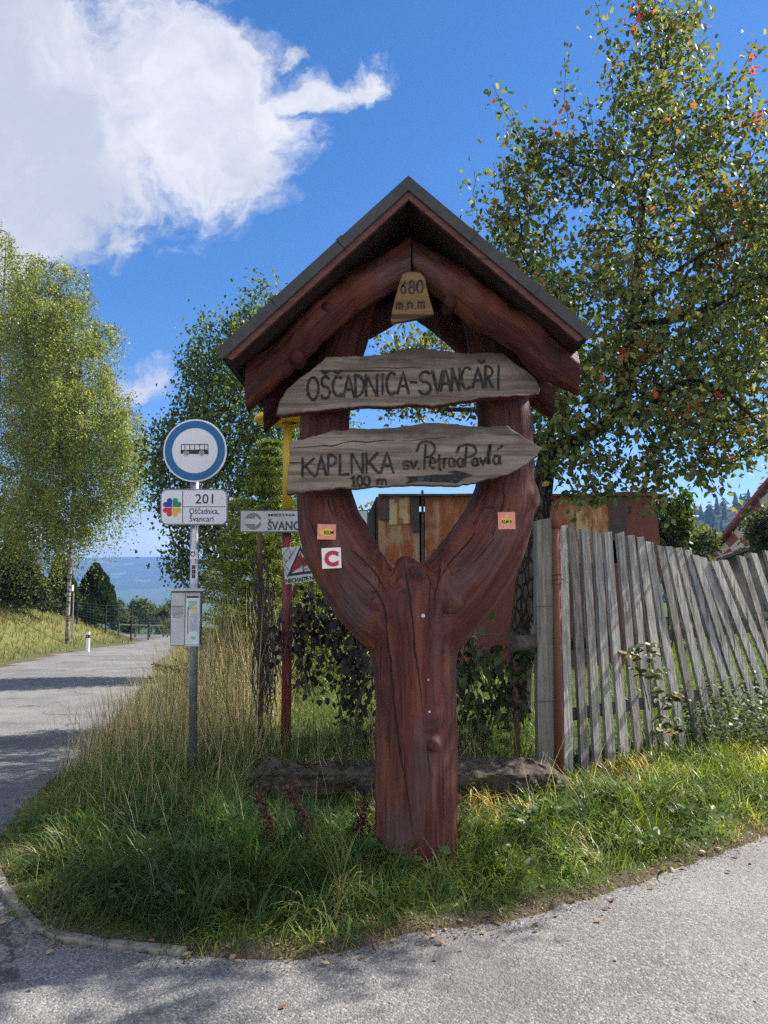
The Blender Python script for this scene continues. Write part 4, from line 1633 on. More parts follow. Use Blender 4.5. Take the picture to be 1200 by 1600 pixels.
b_ = MB()
b_.prism(zpoly(arc(222, 295, 112, 112, 12, 168, 18), zs, ysg), ysg - .0045, ysg - .002)
b_.prism(zpoly(arc(222, 295, 112, 112, 192, 348, 18), zs, ysg), ysg - .0045, ysg - .002)
o = b_.build('arrow_disc', M['midgrey'], dsg)
bm_fix(o)
b_ = MB()
b_.prism(zpoly([(95, 262), (248, 262), (248, 222), (326, 297), (248, 372), (248, 332), (95, 332)], zs, ysg), ysg - .006, ysg - .003)
o = b_.build('arrow', M['signgrey'], dsg)
bm_fix(o)
p_ = at(*zs(420, 228), ysg)
link('lettering', text_mesh('MIESTNA ČASŤ', p_.x, p_.z, ysg - .003, 36 * .11667 * ysg / FPX, 620 * .11667 * ysg / FPX, .025, .002, 'LEFT'), M['darkgrey'], dsg)
p_ = at(*zs(412, 410), ysg)
link('lettering', text_mesh('ŠVANCARI', p_.x, p_.z, ysg - .003, 118 * .11667 * ysg / FPX, 640 * .11667 * ysg / FPX, .02, .002, 'LEFT'), M['darkgrey'], dsg)

# fire warning board tied to the pole
yfs = YPO - .07
fq = [(605, 652), (850, 622), (1085, 1085), (655, 1142)]
fw = thing('fire_warning_sign', tuple(at(*zs(650, 1140), yfs)), 'tilted white board with a red fire triangle wired to the red pole', 'sign')
fq = [(600, 655), (1010, 605), (1120, 1075), (650, 1142)]
b_ = MB()
b_.prism(zpoly(fq, zs, yfs), yfs, yfs + .008)
o = b_.build('face', M['signgrey'], fw)
bm_fix(o)
b_ = MB()
b_.prism(zpoly([(852, 625), (1050, 985), (675, 1035)], zs, yfs), yfs - .002, yfs + .001)
o = b_.build('black_triangle', M['black'], fw)
bm_fix(o)
b_ = MB()
b_.prism(zpoly([(850, 690), (1010, 955), (735, 990)], zs, yfs), yfs - .004, yfs - .001)
o = b_.build('white_triangle', M['signgrey'], fw)
bm_fix(o)
b_ = MB()
b_.prism(zpoly([(728, 990), (790, 830), (815, 780), (840, 745), (850, 700), (880, 790), (910, 760), (935, 840), (960, 880), (900, 905), (870, 880), (850, 915), (810, 935)], zs, yfs), yfs - .006, yfs - .003)
o = b_.build('flame', plain('flame_red', (.36, .025, .025), .6, 0, .4, 60), fw)
bm_fix(o)
me = text_mesh('NECHAJTE NÁS', 0, 0, 0, 56 * .11667 * yfs / FPX, 450 * .11667 * yfs / FPX, .03, .002, 'LEFT')
p_ = at(*zs(655, 1125), yfs)
me.transform(Matrix.Translation((p_.x, yfs - .001, p_.z)) @ Matrix.Rotation(-.13, 4, 'Y'))
link('lettering', me, M['black'], fw)
b_ = MB()
for x0, y0, x1, y1 in ((690, 650, 730, 740), (730, 740, 640, 880), (640, 880, 700, 960), (690, 650, 610, 760), (610, 760, 660, 850), (800, 640, 700, 800), (880, 800, 900, 990), (900, 990, 870, 890), (620, 900, 690, 1060), (900, 940, 1010, 900)):
    a_, c_ = at(*zs(x0, y0), yfs - .012), at(*zs(x1, y1), yfs - .012)
    b_.tube([a_, c_], .0022, 4)
b_.build('tie_wire', M['rail'], fw)

# rusty stake left of it, wrapped in old wire
sb = at(408, 1150, 6.3)
stk = thing('rusty_stake', (sb.x, 6.3, float(terrain(sb.x, 6.3))), 'thin rusty stake wrapped in dead stems left of the red pole', 'stake')
b_ = MB()
b_.tube([(sb.x, 6.3, ROOT[stk.name].z - .1), at(408, 980, 6.3), at(406, 832, 6.3)], [.022, .022, .020], 10)
b_.build('shaft', M['ruststake'], stk, True)
b_ = MB()
for i in range(46):
    x0 = rng.normal(413, 9)
    y0 = rng.uniform(1060, 1140)
    pts = []
    y_ = y0
    ph = rng.random() * 6
    top = rng.uniform(850, 960)
    while y_ > top:
        pts.append(at(x0 + 7 * math.sin(y_ * .03 + ph) + rng.normal(0, 1.2) - (1140 - y_) * .02, y_, 6.27 + rng.normal(0, .012)))
        y_ -= 14
    if len(pts) > 1:
        b_.tube(pts, .0045 * (.5 + rng.random()), 3, 0, False)
b_.build('dead_stem', M['twig'], stk)

# ------------------------------------------------------------------ low wall behind the trunk
def rough_block(name, x0, x1, y0, y1, z0, z1, mat, seed, amp=.03, res=.03):
    nx0, ny0, nz0 = max(3, int((x1 - x0) / res)), max(3, int((y1 - y0) / res)), max(3, int((z1 - z0) / res))
    import bmesh
    bm = bmesh.new()
    bmesh.ops.create_grid(bm, x_segments=nx0, y_segments=ny0 + 2 * nz0, size=.5)
    me = bpy.data.meshes.new('mesh')
    L_ = (y1 - y0) + 2 * (z1 - z0)
    for v in bm.verts:
        s_ = (v.co.y + .5) * L_
        X_ = x0 + (v.co.x + .5) * (x1 - x0)
        h_ = z1 - z0
        if s_ < h_:
            p = Vector((X_, y0, z0 + s_))
            nn = Vector((0, -1, .2))
        elif s_ < h_ + (y1 - y0):
            p = Vector((X_, y0 + s_ - h_, z1))
            nn = Vector((0, 0, 1))
        else:
            p = Vector((X_, y1, z1 - (s_ - h_ - (y1 - y0))))
            nn = Vector((0, 1, .2))
        d_ = noise.noise(p * 6 + Vector((seed, 0, 0))) * amp + abs(noise.noise(p * 38 + Vector((seed, 9, 0)))) * amp * .5 + noise.noise(Vector((p.x * 9, p.y * 9, p.z * 30)) + Vector((1, seed, 0))) * amp * .5 + noise.noise(p * 17 + Vector((seed, 3, 0))) * amp * .5 + noise.noise(p * 2 + Vector((0, seed, 0))) * amp * 1.4
        vd_ = noise.voronoi(Vector((p.x * 5.5, p.y * 5.5, p.z * 8)) + Vector((seed, 2, 0)))[0]
        d_ += min(.5, vd_[1] - vd_[0]) * amp * 1.5 - amp * .4
        d_ += .9 * amp * noise.noise(Vector((p.x * 1.7, seed, 0))) * (1 if nn.z == 1 else 0)
        endf = min(1, (X_ - x0) / .15, (x1 - X_) / .15)
        p = p + nn * d_
        p.z = z0 + (p.z - z0) * (.55 + .45 * max(0, endf))
        v.co = p
    bm.to_mesh(me)
    bm.free()
    return link(name, me, mat, None, False)


YW = 5.10
a_, c_ = at(372, 1215, YW), at(905, 1215, YW)
w0 = rough_block('low_stone_wall', a_.x, c_.x, YW, YW + .38, -.02, at(600, 1210, YW).z, M['oldwall'], 3.3, .035, .018)
tag(w0, 'crumbling dark mossy wall stub low behind the carved trunk', 'wall')
b_ = MB()
a_, c_ = at(730, 1200, YW + .2), at(852, 1222, YW + .12)
b_.box((a_ + c_) / 2, ((c_ - a_).length, .16, .035), 0, Matrix.Rotation(.12, 3, 'Y'))
o = b_.build('loose_plank', M['rail'], None, False, .004)
tag(o, 'dark weathered plank lying on the crumbling wall by the grey post', 'plank')

# ------------------------------------------------------------------ picket fence
Yp0 = 5.75
fence_z = float(terrain(at(850, 1215, Yp0).x, Yp0))
fen = thing('picket_fence', (at(880, 1215, Yp0).x, Yp0, fence_z), 'leaning grey weathered picket fence with splayed pickets', 'fence')
z8 = lambda x_, y_: (780 + .35 * x_, 780 + .35 * y_)
pk = [(284, 122, 306, 1255), (327, 128, 380, 1218), (380, 134, 442, 1188), (430, 140, 500, 1180), (482, 150, 560, 1175), (536, 155, 628, 1172), (582, 162, 690, 1168), (626, 168, 756, 1162),
      (668, 186, 822, 1150), (712, 202, 902, 1120), (752, 206, 962, 1100), (796, 214, 1016, 1085), (836, 222, 1078, 1075), (868, 240, 1130, 1060), (903, 250, 1180, 1030), (950, 268, 1240, 1010), (998, 262, 1290, 960),
      (1072, 246, 1290, 930), (1130, 232, 1370, 930), (1190, 222, 1420, 930), (1250, 205, 1470, 920)]


def fy(px):                                      # depth of the fence line at a bottom pixel column
    A_, C_ = at(880, 1100, 5.75), at(1330, 1100, 7.5)
    u_ = (px - 600) / FPX
    k_ = (C_.x - A_.x) / (C_.y - A_.y)
    return (A_.x - k_ * A_.y) / (u_ * 1.003 - k_)


fdir = (Vector((at(1330, 1100, 7.5).x, 7.5, 0)) - Vector((at(880, 1100, 5.75).x, 5.75, 0))).normalized()
fnrm = Vector((fdir.y, -fdir.x, 0))
pick_info = []
for i, (tx, ty, bx_, by_) in enumerate(pk):
    Tp, Bp = z8(tx, ty), z8(bx_, by_)
    yb_ = float(fy(Bp[0]))
    B_ = at(*Bp, yb_)
    T_ = at(*Tp, float(fy(Tp[0])) + .20 + .012 * rng.normal())
    gz = float(terrain(B_.x, B_.y))
    if B_.z > gz + .02:
        d_ = (B_ - T_)
        B_ = B_ + d_ * ((B_.z - gz) / max(1e-3, -d_.z))
    up = (T_ - B_).normalized()
    wd = (fdir - up * fdir.dot(up)).normalized()
    nn = wd.cross(up).normalized()
    if nn.y > 0:
        nn = -nn
    hw = .039 + .005 * rng.random()
    th_ = .015
    b_ = MB()
    rows = 12
    vs = []
    tw = rng.normal(0, .05)
    for r_ in range(rows + 1):
        s_ = r_ / rows
        c_ = B_.lerp(T_, s_) + wd * (.006 * noise.noise((s_ * 2, i * 3.1, 0))) + nn * (.012 * noise.noise((s_ * 1.5, i * 2.3, 5)))
        ww = hw * (1 + .10 * noise.noise((s_ * 5, i * 1.7, 3)))
        if r_ == rows:
            cut = rng.uniform(-.02, .03) if i < 13 else .04
            c0, c1 = c_ - up * 0 + up * 0, c_ - up * cut
        else:
            c0 = c1 = c_
        for sd_, cc_ in ((-1, c0), (1, c1)):
            for th2 in (1, -1):
                vs.append(cc_ + wd * sd_ * ww + nn * th2 * th_)
    fs = []
    for r_ in range(rows):
        a_, c_ = r_ * 4, r_ * 4 + 4
        for j0, j1 in ((0, 1), (1, 3), (3, 2), (2, 0)):
            fs.append((a_ + j0, a_ + j1, c_ + j1, c_ + j0))
    fs += [(0, 2, 3, 1), (rows * 4, rows * 4 + 1, rows * 4 + 3, rows * 4 + 2)]
    b_.add(vs, fs)
    # grain along the picket: build at the origin of its own object
    o = b_.build('picket', M['picket'], fen)
    bm_fix(o)
    off = Vector((B_.x, B_.y, B_.z)) - ROOT[fen.name]
    o.data.transform(Matrix.Translation(-off))
    o.location = off
    pick_info.append((B_, T_))
for (ya, yb_), nm in (((1008, 992), 'rail'), ((1116, 1100), 'rail')):
    a_, c_ = at(878, ya, 5.75 + .185), at(1330, yb_, 7.5 + .185)
    c_.z = a_.z + .10
    if ya > 1100:
        a_ = a_ + Vector((0, -.055, 0))
        c_ = c_ + Vector((0, -.055, 0))
    d_ = c_ - a_
    b_ = MB()
    ang = math.atan2(d_.y, d_.x)
    b_.box((0, 0, 0), (d_.length, .05, .085))
    rl = b_.build(nm, M['rail'], fen, False, .004)
    rl.location = (a_ + c_) / 2 - ROOT[fen.name] * 1.0
    rl.data.transform(Matrix.Translation(ROOT[fen.name]))
    rl.rotation_euler = (0, -math.atan2(d_.z, math.hypot(d_.x, d_.y)), ang)
YG = 5.70
gp = thing('fence_post', (at(848, 1220, YG).x, YG, float(terrain(at(848, 1220, YG).x, YG))), 'square grey timber post with a short log rail left of the pickets', 'post')
a_, c_ = at(848, 812, YG), at(852, 1222, YG)
b_ = MB()
hw = 13 / FPX * YG
rows = 14
vs = []
for r_ in range(rows + 1):
    s_ = r_ / rows
    p_ = c_.lerp(a_, s_) + Vector((.004 * noise.noise((s_ * 3, 1, 1)), 0, -.12 if r_ == 0 else 0))
    for dx, dy in ((-1, -1), (1, -1), (1, 1), (-1, 1)):
        vs.append(p_ + Vector((dx * hw * (1 + .05 * noise.noise((s_ * 7, dx, dy))), dy * hw, .012 * dx if r_ == rows else 0)))
fs = [(r_ * 4 + j, r_ * 4 + (j + 1) % 4, r_ * 4 + 4 + (j + 1) % 4, r_ * 4 + 4 + j) for r_ in range(rows) for j in range(4)] + [(3, 2, 1, 0), (rows * 4, rows * 4 + 1, rows * 4 + 2, rows * 4 + 3)]
b_.add(vs, fs)
b_.build('post', M['greypost'], gp, False, .006)
b_ = MB()
p0, p1 = at(802, 1006, YG - .12), at(846, 1002, YG + .03)
b_.tube([p0, p0.lerp(p1, .5), p1], [.058, .056, .055], 16)
b_.build('log_rail', M['rail'], gp, False, .004)
for py_ in (947, 1094):
    b_ = MB()
    p_ = at(848, py_, YG)
    b_.tube([(p_.x - hw - .004, YG - hw - .004, p_.z), (p_.x + hw + .004, YG - hw - .004, p_.z + .004), (p_.x + hw + .004, YG + hw, p_.z)], .0022, 5)
    b_.build('wire', M['darkgrey'], gp)
YQ = 5.66
pp = thing('rusty_pipe_post', (at(870, 1222, YQ).x, YQ, float(terrain(at(870, 1222, YQ).x, YQ))), 'rusty red-brown steel pipe standing between the grey post and the pickets', 'post')
b_ = MB()
b_.tube([at(873.5, 1228, YQ - .03), at(869, 806, YQ - .03)], [.030, .030], 16)
b_.build('pipe', M['rustpipe'], pp, True)
b_ = MB()
b_.tube([at(869, 826, YQ - .03), at(869, 804, YQ - .03)], [.0335, .0335], 16)
b_.build('collar', M['rustpipe'], pp, True)
b_ = MB()
for j in range(3):
    p_ = at(870, 898 + j * 7, YQ - .03)
    b_.tube([p_ + Vector((.036 * math.cos(t), .036 * math.sin(t), .005 * math.sin(3 * t + j))) for t in np.linspace(0, 2 * PI, 14)], .0022, 4, 0, False)
b_.tube([at(866, 893, YQ - .035), at(880, 906, YQ - .06), at(900, 918, YQ - .05)], .0022, 4)
b_.build('wire', M['rail'], pp)

# ------------------------------------------------------------------ wire mesh fence with dead vine
mf0, mf1 = at(452, 1185, 6.06), at(830, 1185, 5.80)
mfz = float(terrain(mf0.x, 6.06))
mf = thing('wire_mesh_fence', (mf0.x, 6.06, mfz), 'low chain-link fence between the red pole and the grey post', 'fence')
top_z = at(640, 990, 5.95).z
b_ = MB()
Lf = (Vector((mf1.x, 5.80, 0)) - Vector((mf0.x, 6.06, 0)))
H = top_z - mfz
n_ = int(Lf.length / .065)
for i in range(-int(H / .065), n_):
    for sgn in (1, -1):
        s0, s1 = i * .065 / Lf.length, (i * .065 + H) / Lf.length
        z0, z1 = (mfz, top_z) if sgn > 0 else (top_z, mfz)
        if s0 < 0:
            z0 += (z1 - z0) * (-s0) / (s1 - s0)
            s0 = 0
        if s1 > 1:
            z1 -= (z1 - z0) * (s1 - 1) / (s1 - s0)
            s1 = 1
        if s1 <= s0:
            continue
        a_ = Vector((mf0.x, 6.06, 0)) + Lf * s0
        c_ = Vector((mf0.x, 6.06, 0)) + Lf * s1
        b_.tube([(a_.x, a_.y + .002 * sgn, z0), (c_.x, c_.y + .002 * sgn, z1)], .0016, 3, 0, False)
b_.build('wire_mesh', M['rail'], mf)
b_ = MB()
b_.tube([(mf0.x, 6.055, top_z), (mf0.x + Lf.x * .5, 6.055 + Lf.y * .5, top_z - .01), (mf1.x, 5.795, top_z + .01)], .006, 5)
b_.build('top_wire', M['rail'], mf)
b_ = MB()
p_ = at(808, 1180, 5.84)
b_.tube([(p_.x, 5.84, mfz - .05), (p_.x, 5.84, top_z)], .022, 10)
b_.build('steel_post', M['ruststake'], mf)


def vine(name, spots, base, label, cols, w, n_leaf, size, mat, stem_mat):
    root = thing(name, base, label, 'vine')
    b_ = MB()
    pos = []
    for (x_, y_, rx_, ry_, dep, n0) in spots:
        for _ in range(n0):
            px_, py_ = x_ + rng.normal(0, rx_ * .5), y_ + rng.normal(0, ry_ * .5)
            p_ = at(px_, py_, dep + rng.normal(0, .05))
            pos.append(p_)
        k = max(4, int(rx_ / 7))
        for _ in range(k):
            sx0 = x_ + rng.uniform(-rx_, rx_) * .9
            pts = [at(sx0 + 8 * math.sin(yy_ * .04 + sx0), yy_, dep + .02 * math.sin(yy_ * .05)) for yy_ in np.linspace(y_ + ry_, y_ - ry_, 7)]
            b_.tube(pts, .005, 4, 0, False)
    b_.build('stem', stem_mat, root)
    pos = np.array(pos)
    n_ = len(pos)
    ax = rng.normal(size=(n_, 3)) * .6
    ax[:, 2] -= 1.0
    nr_ = rng.normal(size=(n_, 3)) * .7
    nr_[:, 1] -= .8
    v, f, c_ = cards(pos, ax, nr_, size * (.6 + .8 * rng.random(n_)), pick(cols, w, n_, .35), LEAF6)
    link('leaves', np_mesh(v, f, c_), mat, root)
    return root


vine('dead_vine', [(478, 960, 26, 45, 5.98, 90), (515, 985, 40, 60, 5.95, 150), (560, 1000, 34, 70, 5.9, 190), (556, 1090, 40, 66, 5.9, 190), (480, 1050, 22, 36, 5.98, 50), (545, 960, 40, 40, 5.92, 90), (433, 1010, 14, 60, 6.0, 40), (470, 990, 22, 40, 5.97, 60)],
     (float(at(530, 1190, 5.9).x), 5.9, mfz), 'withered vine of near-black hanging leaves on the mesh left of the carved trunk',
     [(.020, .014, .017), (.034, .022, .022), (.052, .036, .028), (.05, .06, .02)], [5, 4, 1.5, .5], 0, .056, M['deadleaf'], M['twig'])
vine('climbing_weed', [(740, 1030, 30, 50, 5.86, 60), (790, 1080, 36, 60, 5.84, 150), (740, 1120, 36, 60, 5.86, 130), (815, 1020, 16, 30, 5.82, 50), (720, 1060, 16, 50, 5.86, 50)],
     (float(at(770, 1190, 5.85).x), 5.85, mfz), 'green tangled weed climbing the mesh between the carved trunk and the grey post',
     [(.035, .065, .016), (.06, .10, .022), (.10, .13, .03), (.03, .026, .018)], [4, 4, 2, 3], 0, .07, M['leaf'], M['twig'])

# ------------------------------------------------------------------ rusted shed behind
YH = 11.5
shz = .05
xs0, xs1 = at(586, 900, YH).x, at(1030, 900, YH).x
zt = at(640, 775, YH).z
shed = thing('rusted_shed', ((xs0 + xs1) / 2, YH, shz), 'low shed patched from rusted metal sheets behind the carved signpost', 'shed')


def sheet(pxs, mat, dy=0, label=None):
    b__ = MB()
    pts = [at(x_, y_, YH + dy) for x_, y_ in pxs]
    b__.prism([(v.x, v.z) for v in pts], YH + dy - .008, YH + dy + .008)
    o_ = b__.build('metal_panel', mat, shed)
    bm_fix(o_)
    if label:
        tag(o_, label)
    return o_


lowy = HORIZ + FPX * (CAMZ - shz) / YH
sheet([(590, 778), (608, 776), (608, 812), (592, 812)], M['shed_dark'], -.03)
sheet([(591, lowy), (591, 774), (655, 772), (656, lowy)], M['shed_rust'], 0, 'tall rust-streaked panel at the left end')
sheet([(640, 774), (655, 773), (655, 832), (645, 832)], M['shed_dark'], -.03)
sheet([(608, 780), (640, 777), (641, 818), (608, 820)], M['shed_pale'], -.02, 'pale yellow-rust panel')
sheet([(663, lowy), (664, 772), (745, 771), (746, lowy)], M['shed_rust'], 0, 'rust-streaked panel right of the gap')
sheet([(746, lowy), (746, 772), (870, 772), (870, lowy)], M['shed_red'], .004)
sheet([(858, 880), (858, 775), (950, 769), (952, 880)], M['shed_rust'], -.02)
sheet([(900, 800), (955, 790), (955, 842), (900, 842)], M['shed_pale'], -.04)
sheet([(952, 842), (950, 770), (975, 768), (978, 850)], M['shed_dark'], -.05)
sheet([(870, lowy), (870, 880), (1031, 880), (1031, lowy)], M['shed_red'], .02)
sheet([(976, 880), (974, 768), (1022, 768), (1031, 845), (1031, 880)], M['shed_red'], -.03, 'dark red sheet at the right end')
b_ = MB()
b_.box(((xs0 + xs1) / 2 + .1, YH + .9, zt + .01), (xs1 - xs0 + .1, 2.0, .03))
b_.build('roof', M['shed_dark'], shed)
for xw, sg in ((xs0, -1), (xs1, 1)):
    b_ = MB()
    for k in range(9):
        b_.box((xw + sg * (.01 + .012 * (k % 2)), YH + .12 + .2 * k, (shz + zt - .1) / 2), (.02, .19, zt - shz - .05))
    b_.build('side_wall', M['shed_wood'], shed)
b_ = MB()
b_.box(((xs0 + xs1) / 2, YH + 1.85, (shz + zt - .1) / 2), (xs1 - xs0, .03, zt - shz - .1))
b_.build('rear_wall', M['shed_wood'], shed)
b_ = MB()
a_ = at(660, 768, YH)
b_.tube([(a_.x, YH, shz), (a_.x, YH, a_.z + .02)], .02, 8)
b_.build('corner_post', M['rail'], shed)
# a dark lean-to left wall seen at an angle
b_ = MB()
pts = [at(591, 776, YH + .02), at(591, lowy, YH + .02), at(560, lowy - 20, YH + 1.6), at(560, 842, YH + 1.6)]
b_.add([*pts, *[p + Vector((-.03, 0, 0)) for p in pts]], [(0, 1, 2, 3), (7, 6, 5, 4), (0, 4, 5, 1), (1, 5, 6, 2), (2, 6, 7, 3), (3, 7, 4, 0)])
o = b_.build('lean_to_wall', M['shed_wood'], shed)
bm_fix(o)

# ------------------------------------------------------------------ trees
# pear tree behind the post
def px_nodes(lst):
    return [np.array(at(x_, y_, Y_)) for x_, y_, Y_ in lst]


tr0 = px_nodes([(808, 1175, 7.5), (812, 1080, 7.5), (815, 990, 7.5), (822, 920, 7.5), (834, 850, 7.5), (845, 790, 7.5), (850, 740, 7.5), (858, 705, 7.5)])
limbA = px_nodes([(880, 695, 7.45), (905, 686, 7.4), (940, 668, 7.4), (968, 640, 7.5), (982, 580, 7.6), (988, 510, 7.7), (994, 440, 7.75), (1000, 370, 7.8), (1004, 310, 7.8), (1018, 250, 7.8), (1030, 190, 7.8), (1036, 130, 7.8), (1044, 60, 7.8)])
limbB = px_nodes([(862, 660, 7.6), (868, 610, 7.75), (864, 560, 7.9), (858, 500, 8.0), (852, 440, 8.1)])
limbC = px_nodes([(1010, 470, 7.4), (1050, 430, 7.2), (1090, 400, 7.0), (1130, 380, 6.9), (1170, 370, 6.8)])
limbD = px_nodes([(1000, 650, 7.1), (1040, 610, 6.8), (1085, 590, 6.6), (1130, 610, 6.5), (1175, 650, 6.45), (1210, 690, 6.4)])
limbE = px_nodes([(800, 660, 7.9), (740, 640, 8.3), (690, 640, 8.6), (655, 620, 8.8), (630, 590, 8.9)])
limbF = px_nodes([(1040, 540, 8.2), (1100, 500, 8.6), (1170, 470, 9.0), (1250, 430, 9.2), (1330, 390, 9.2)])
nodes, par = list(tr0), [-1] + list(range(len(tr0) - 1))


def add_limb(lst, parent):
    global nodes, par
    k = len(nodes)
    nodes += lst
    par += [parent] + list(range(k, k + len(lst) - 1))
    return list(range(k, k + len(lst)))


iA = add_limb(limbA, 7)
iB = add_limb(limbB, 7)
iC = add_limb(limbC, iA[5])
iD = add_limb(limbD, iA[3])
iE = add_limb(limbE, 7)
iF = add_limb(limbF, iA[4])
iG = add_limb([np.array(p) for p in ((2.95, 7.0, 4.0), (3.6, 6.7, 4.35), (4.2, 6.3, 4.8), (4.7, 6.0, 5.3))], iA[5])


def pxball(px, py, Y, rxp, ryp, ry3, n_):
    c_ = at(px, py, Y)
    return ellipsoid_pts(c_, (rxp / FPX * Y, ry3, ryp / FPX * Y), int(n_ * 2.2))


att = np.concatenate([pxball(895, 520, 7.7, 150, 130, 1.2, 560), pxball(1020, 300, 7.7, 125, 190, 1.0, 280), pxball(1035, 110, 7.8, 90, 130, .7, 105), pxball(1090, 560, 7.2, 150, 130, 1.1, 470),
                      pxball(880, 640, 7.3, 95, 100, 1.0, 330), pxball(860, 260, 7.8, 90, 70, .5, 90), pxball(820, 400, 7.9, 70, 110, .6, 170), pxball(1080, 680, 6.8, 130, 80, .7, 260), pxball(1150, 400, 7.2, 80, 120, .9, 130),
                      pxball(660, 590, 8.8, 90, 80, .7, 190), pxball(760, 560, 8.3, 90, 110, .8, 170), pxball(960, 740, 7.0, 90, 45, .5, 110), pxball(1240, 440, 8.2, 90, 200, 1.0, 240), pxball(1140, 250, 7.4, 70, 120, .7, 80), pxball(1150, 600, 6.9, 90, 100, .8, 130), pxball(1350, 210, 7.3, 100, 90, .8, 110),
                      ellipsoid_pts((4.75, 6.0, 5.35), (1.15, .9, 1.2), 240), ellipsoid_pts((3.75, 5.6, 5.6), (.5, .5, .5), 60)])
nodes, par = colonize(att, nodes, par, .11, .9, .15, 80, (0, 0, .06), .24)
# long straight water shoots and the tip branch at the left
sh_n, sh_p = [], []
for (x0, y0, x1, y1, Y_) in ((752, 420, 742, 268, 8.0), (770, 400, 772, 260, 8.0), (786, 395, 800, 265, 7.9), (800, 380, 812, 250, 7.9), (822, 360, 828, 210, 7.9), (775, 430, 756, 330, 8.0), (838, 330, 848, 225, 7.8), (905, 250, 880, 90, 7.8),
                             (925, 230, 918, 150, 7.8), (880, 300, 770, 130, 7.7), (880, 310, 800, 175, 7.7), (1030, 190, 930, 0, 7.8), (1036, 120, 960, -20, 7.8), (1050, 90, 1010, -40, 7.8), (1045, 100, 1085, -30, 7.8), (1060, 260, 1185, 60, 7.4),
                             (1080, 330, 1200, 180, 7.3), (1100, 420, 1150, 300, 7.2), (960, 260, 955, 120, 7.8), (1130, 560, 1190, 400, 6.9), (1050, 620, 1190, 740, 6.5), (1060, 640, 1140, 790, 6.5), (1000, 700, 1040, 810, 6.8), (930, 720, 905, 800, 6.9),
                             (1110, 640, 1195, 560, 6.5), (1100, 660, 1200, 690, 6.4), (1020, 690, 1110, 760, 6.6), (420, 515, 413, 440, 8.9), (470, 470, 458, 420, 8.9), (600, 560, 610, 500, 8.9), (640, 560, 655, 480, 8.9)):
    a_, c_ = np.array(at(x0, y0, Y_)), np.array(at(x1, y1, Y_ - .1))
    k = int(np.argmin(np.linalg.norm(nodes - a_, axis=1)))
    if x0 < 520:
        continue
    L_ = np.linalg.norm(c_ - nodes[k])
    m_ = max(3, int(L_ / .10))
    bend = rng.normal(0, .05, 3)
    prev = k
    for j in range(1, m_ + 1):
        t = j / m_
        p_ = nodes[k] * (1 - t) + c_ * t + bend * math.sin(t * PI) * 1.6 + rng.normal(0, .008, 3)
        nodes = np.vstack([nodes, p_])
        par = np.append(par, prev)
        prev = len(nodes) - 1
r, kids = radii_of(par, .0036, 2.25)
r = np.minimum(r, .11)
r[:8] = np.linspace(.125, .10, 8)
pear = thing('pear_tree', (float(nodes[0][0]), float(nodes[0][1]), .1), 'pear tree with sparse yellowing and orange leaves behind the picket fence', 'tree')
limbs_mesh(nodes, par, r).build('trunk', M['bark'], pear, True)
PC = [(.125, .165, .045), (.17, .205, .055), (.235, .235, .065), (.075, .11, .038), (.30, .24, .04), (.36, .15, .035), (.46, .11, .05)]
lv = leaves_on(nodes, par, r, .0068, 7, .064, .07, PC, [5.5, 5, 2.4, 4, .8, .3, .2], .55)
lv2 = leaves_on(nodes, par, r, .013, 2, .068, .11, PC, [5, 5, 2, 5, .6, .15, .10], .55)
# a few bunches turned orange-red on the right side of the crown
bun = []
for x_, y_, Y_, n0 in ((1150, 305, 7.2, 12), (1120, 400, 7.2, 9), (1105, 408, 7.2, 6), (1015, 535, 7.0, 7), (1150, 330, 7.2, 8), (1165, 105, 7.4, 7), (1100, 630, 6.5, 6), (985, 555, 7.0, 5), (870, 190, 7.7, 4), (1080, 640, 6.5, 5), (1180, 185, 7.2, 7), (1130, 385, 7.1, 8), (1040, 620, 6.6, 4), (1000, 20, 7.7, 5)):
    bun.append(ellipsoid_pts(at(x_, y_, Y_), (.17, .17, .15), n0 * 2))
bun = np.concatenate(bun)
n_ = len(bun)
ax = rng.normal(size=(n_, 3))
ax[:, 2] -= .8
lv3 = cards(bun, ax, rng.normal(size=(n_, 3)), .078 * (.7 + .6 * rng.random(n_)), pick([(.55, .13, .05), (.48, .19, .05), (.50, .08, .05)], [3, 2, 2], n_, .25))
tree_part('crown', [lv, lv2, lv3], M['leaf'], pear)


def generic_tree(name, base, balls, label, cat, step, infl, kill, tip, per, size, spread_, cols, w, leafmat, barkmat, trunk_r, group=None, rmax=None, tmpl=LEAF6, droop=.5, stem=None, iters=60, bias=(0, 0, .08)):
    att_ = np.concatenate([ellipsoid_pts(c_, r_, int(n0 * 1.8)) for c_, r_, n0 in balls])
    b_ = np.array(base, float)
    if stem is None:
        low = att_[:, 2].min()
        k = max(2, int((low - b_[2]) / step))
        stem = [b_ + np.array([rng.normal(0, .03), rng.normal(0, .03), (low - b_[2]) * i / k]) for i in range(k + 1)]
    nd, pr_ = colonize(att_, stem, [-1] + list(range(len(stem) - 1)), step, infl, kill, iters, bias)
    rr, _ = radii_of(pr_, tip, 2.25)
    rr *= min(1, trunk_r / rr[0])
    rr = np.maximum(rr, tip)
    rt = thing(name, tuple(b_), label, cat, group)
    limbs_mesh(nd, pr_, rr).build('trunk', barkmat, rt, True)
    lv_ = leaves_on(nd, pr_, rr, rmax or tip * 2.2, per, size, spread_, cols, w, droop, tmpl)
    return rt, nd, pr_, rr, lv_


def bpx(px, py, Y, rxp, ryp, ry3, n0):
    return (at(px, py, Y), (rxp / FPX * Y, ry3, ryp / FPX * Y), n0)


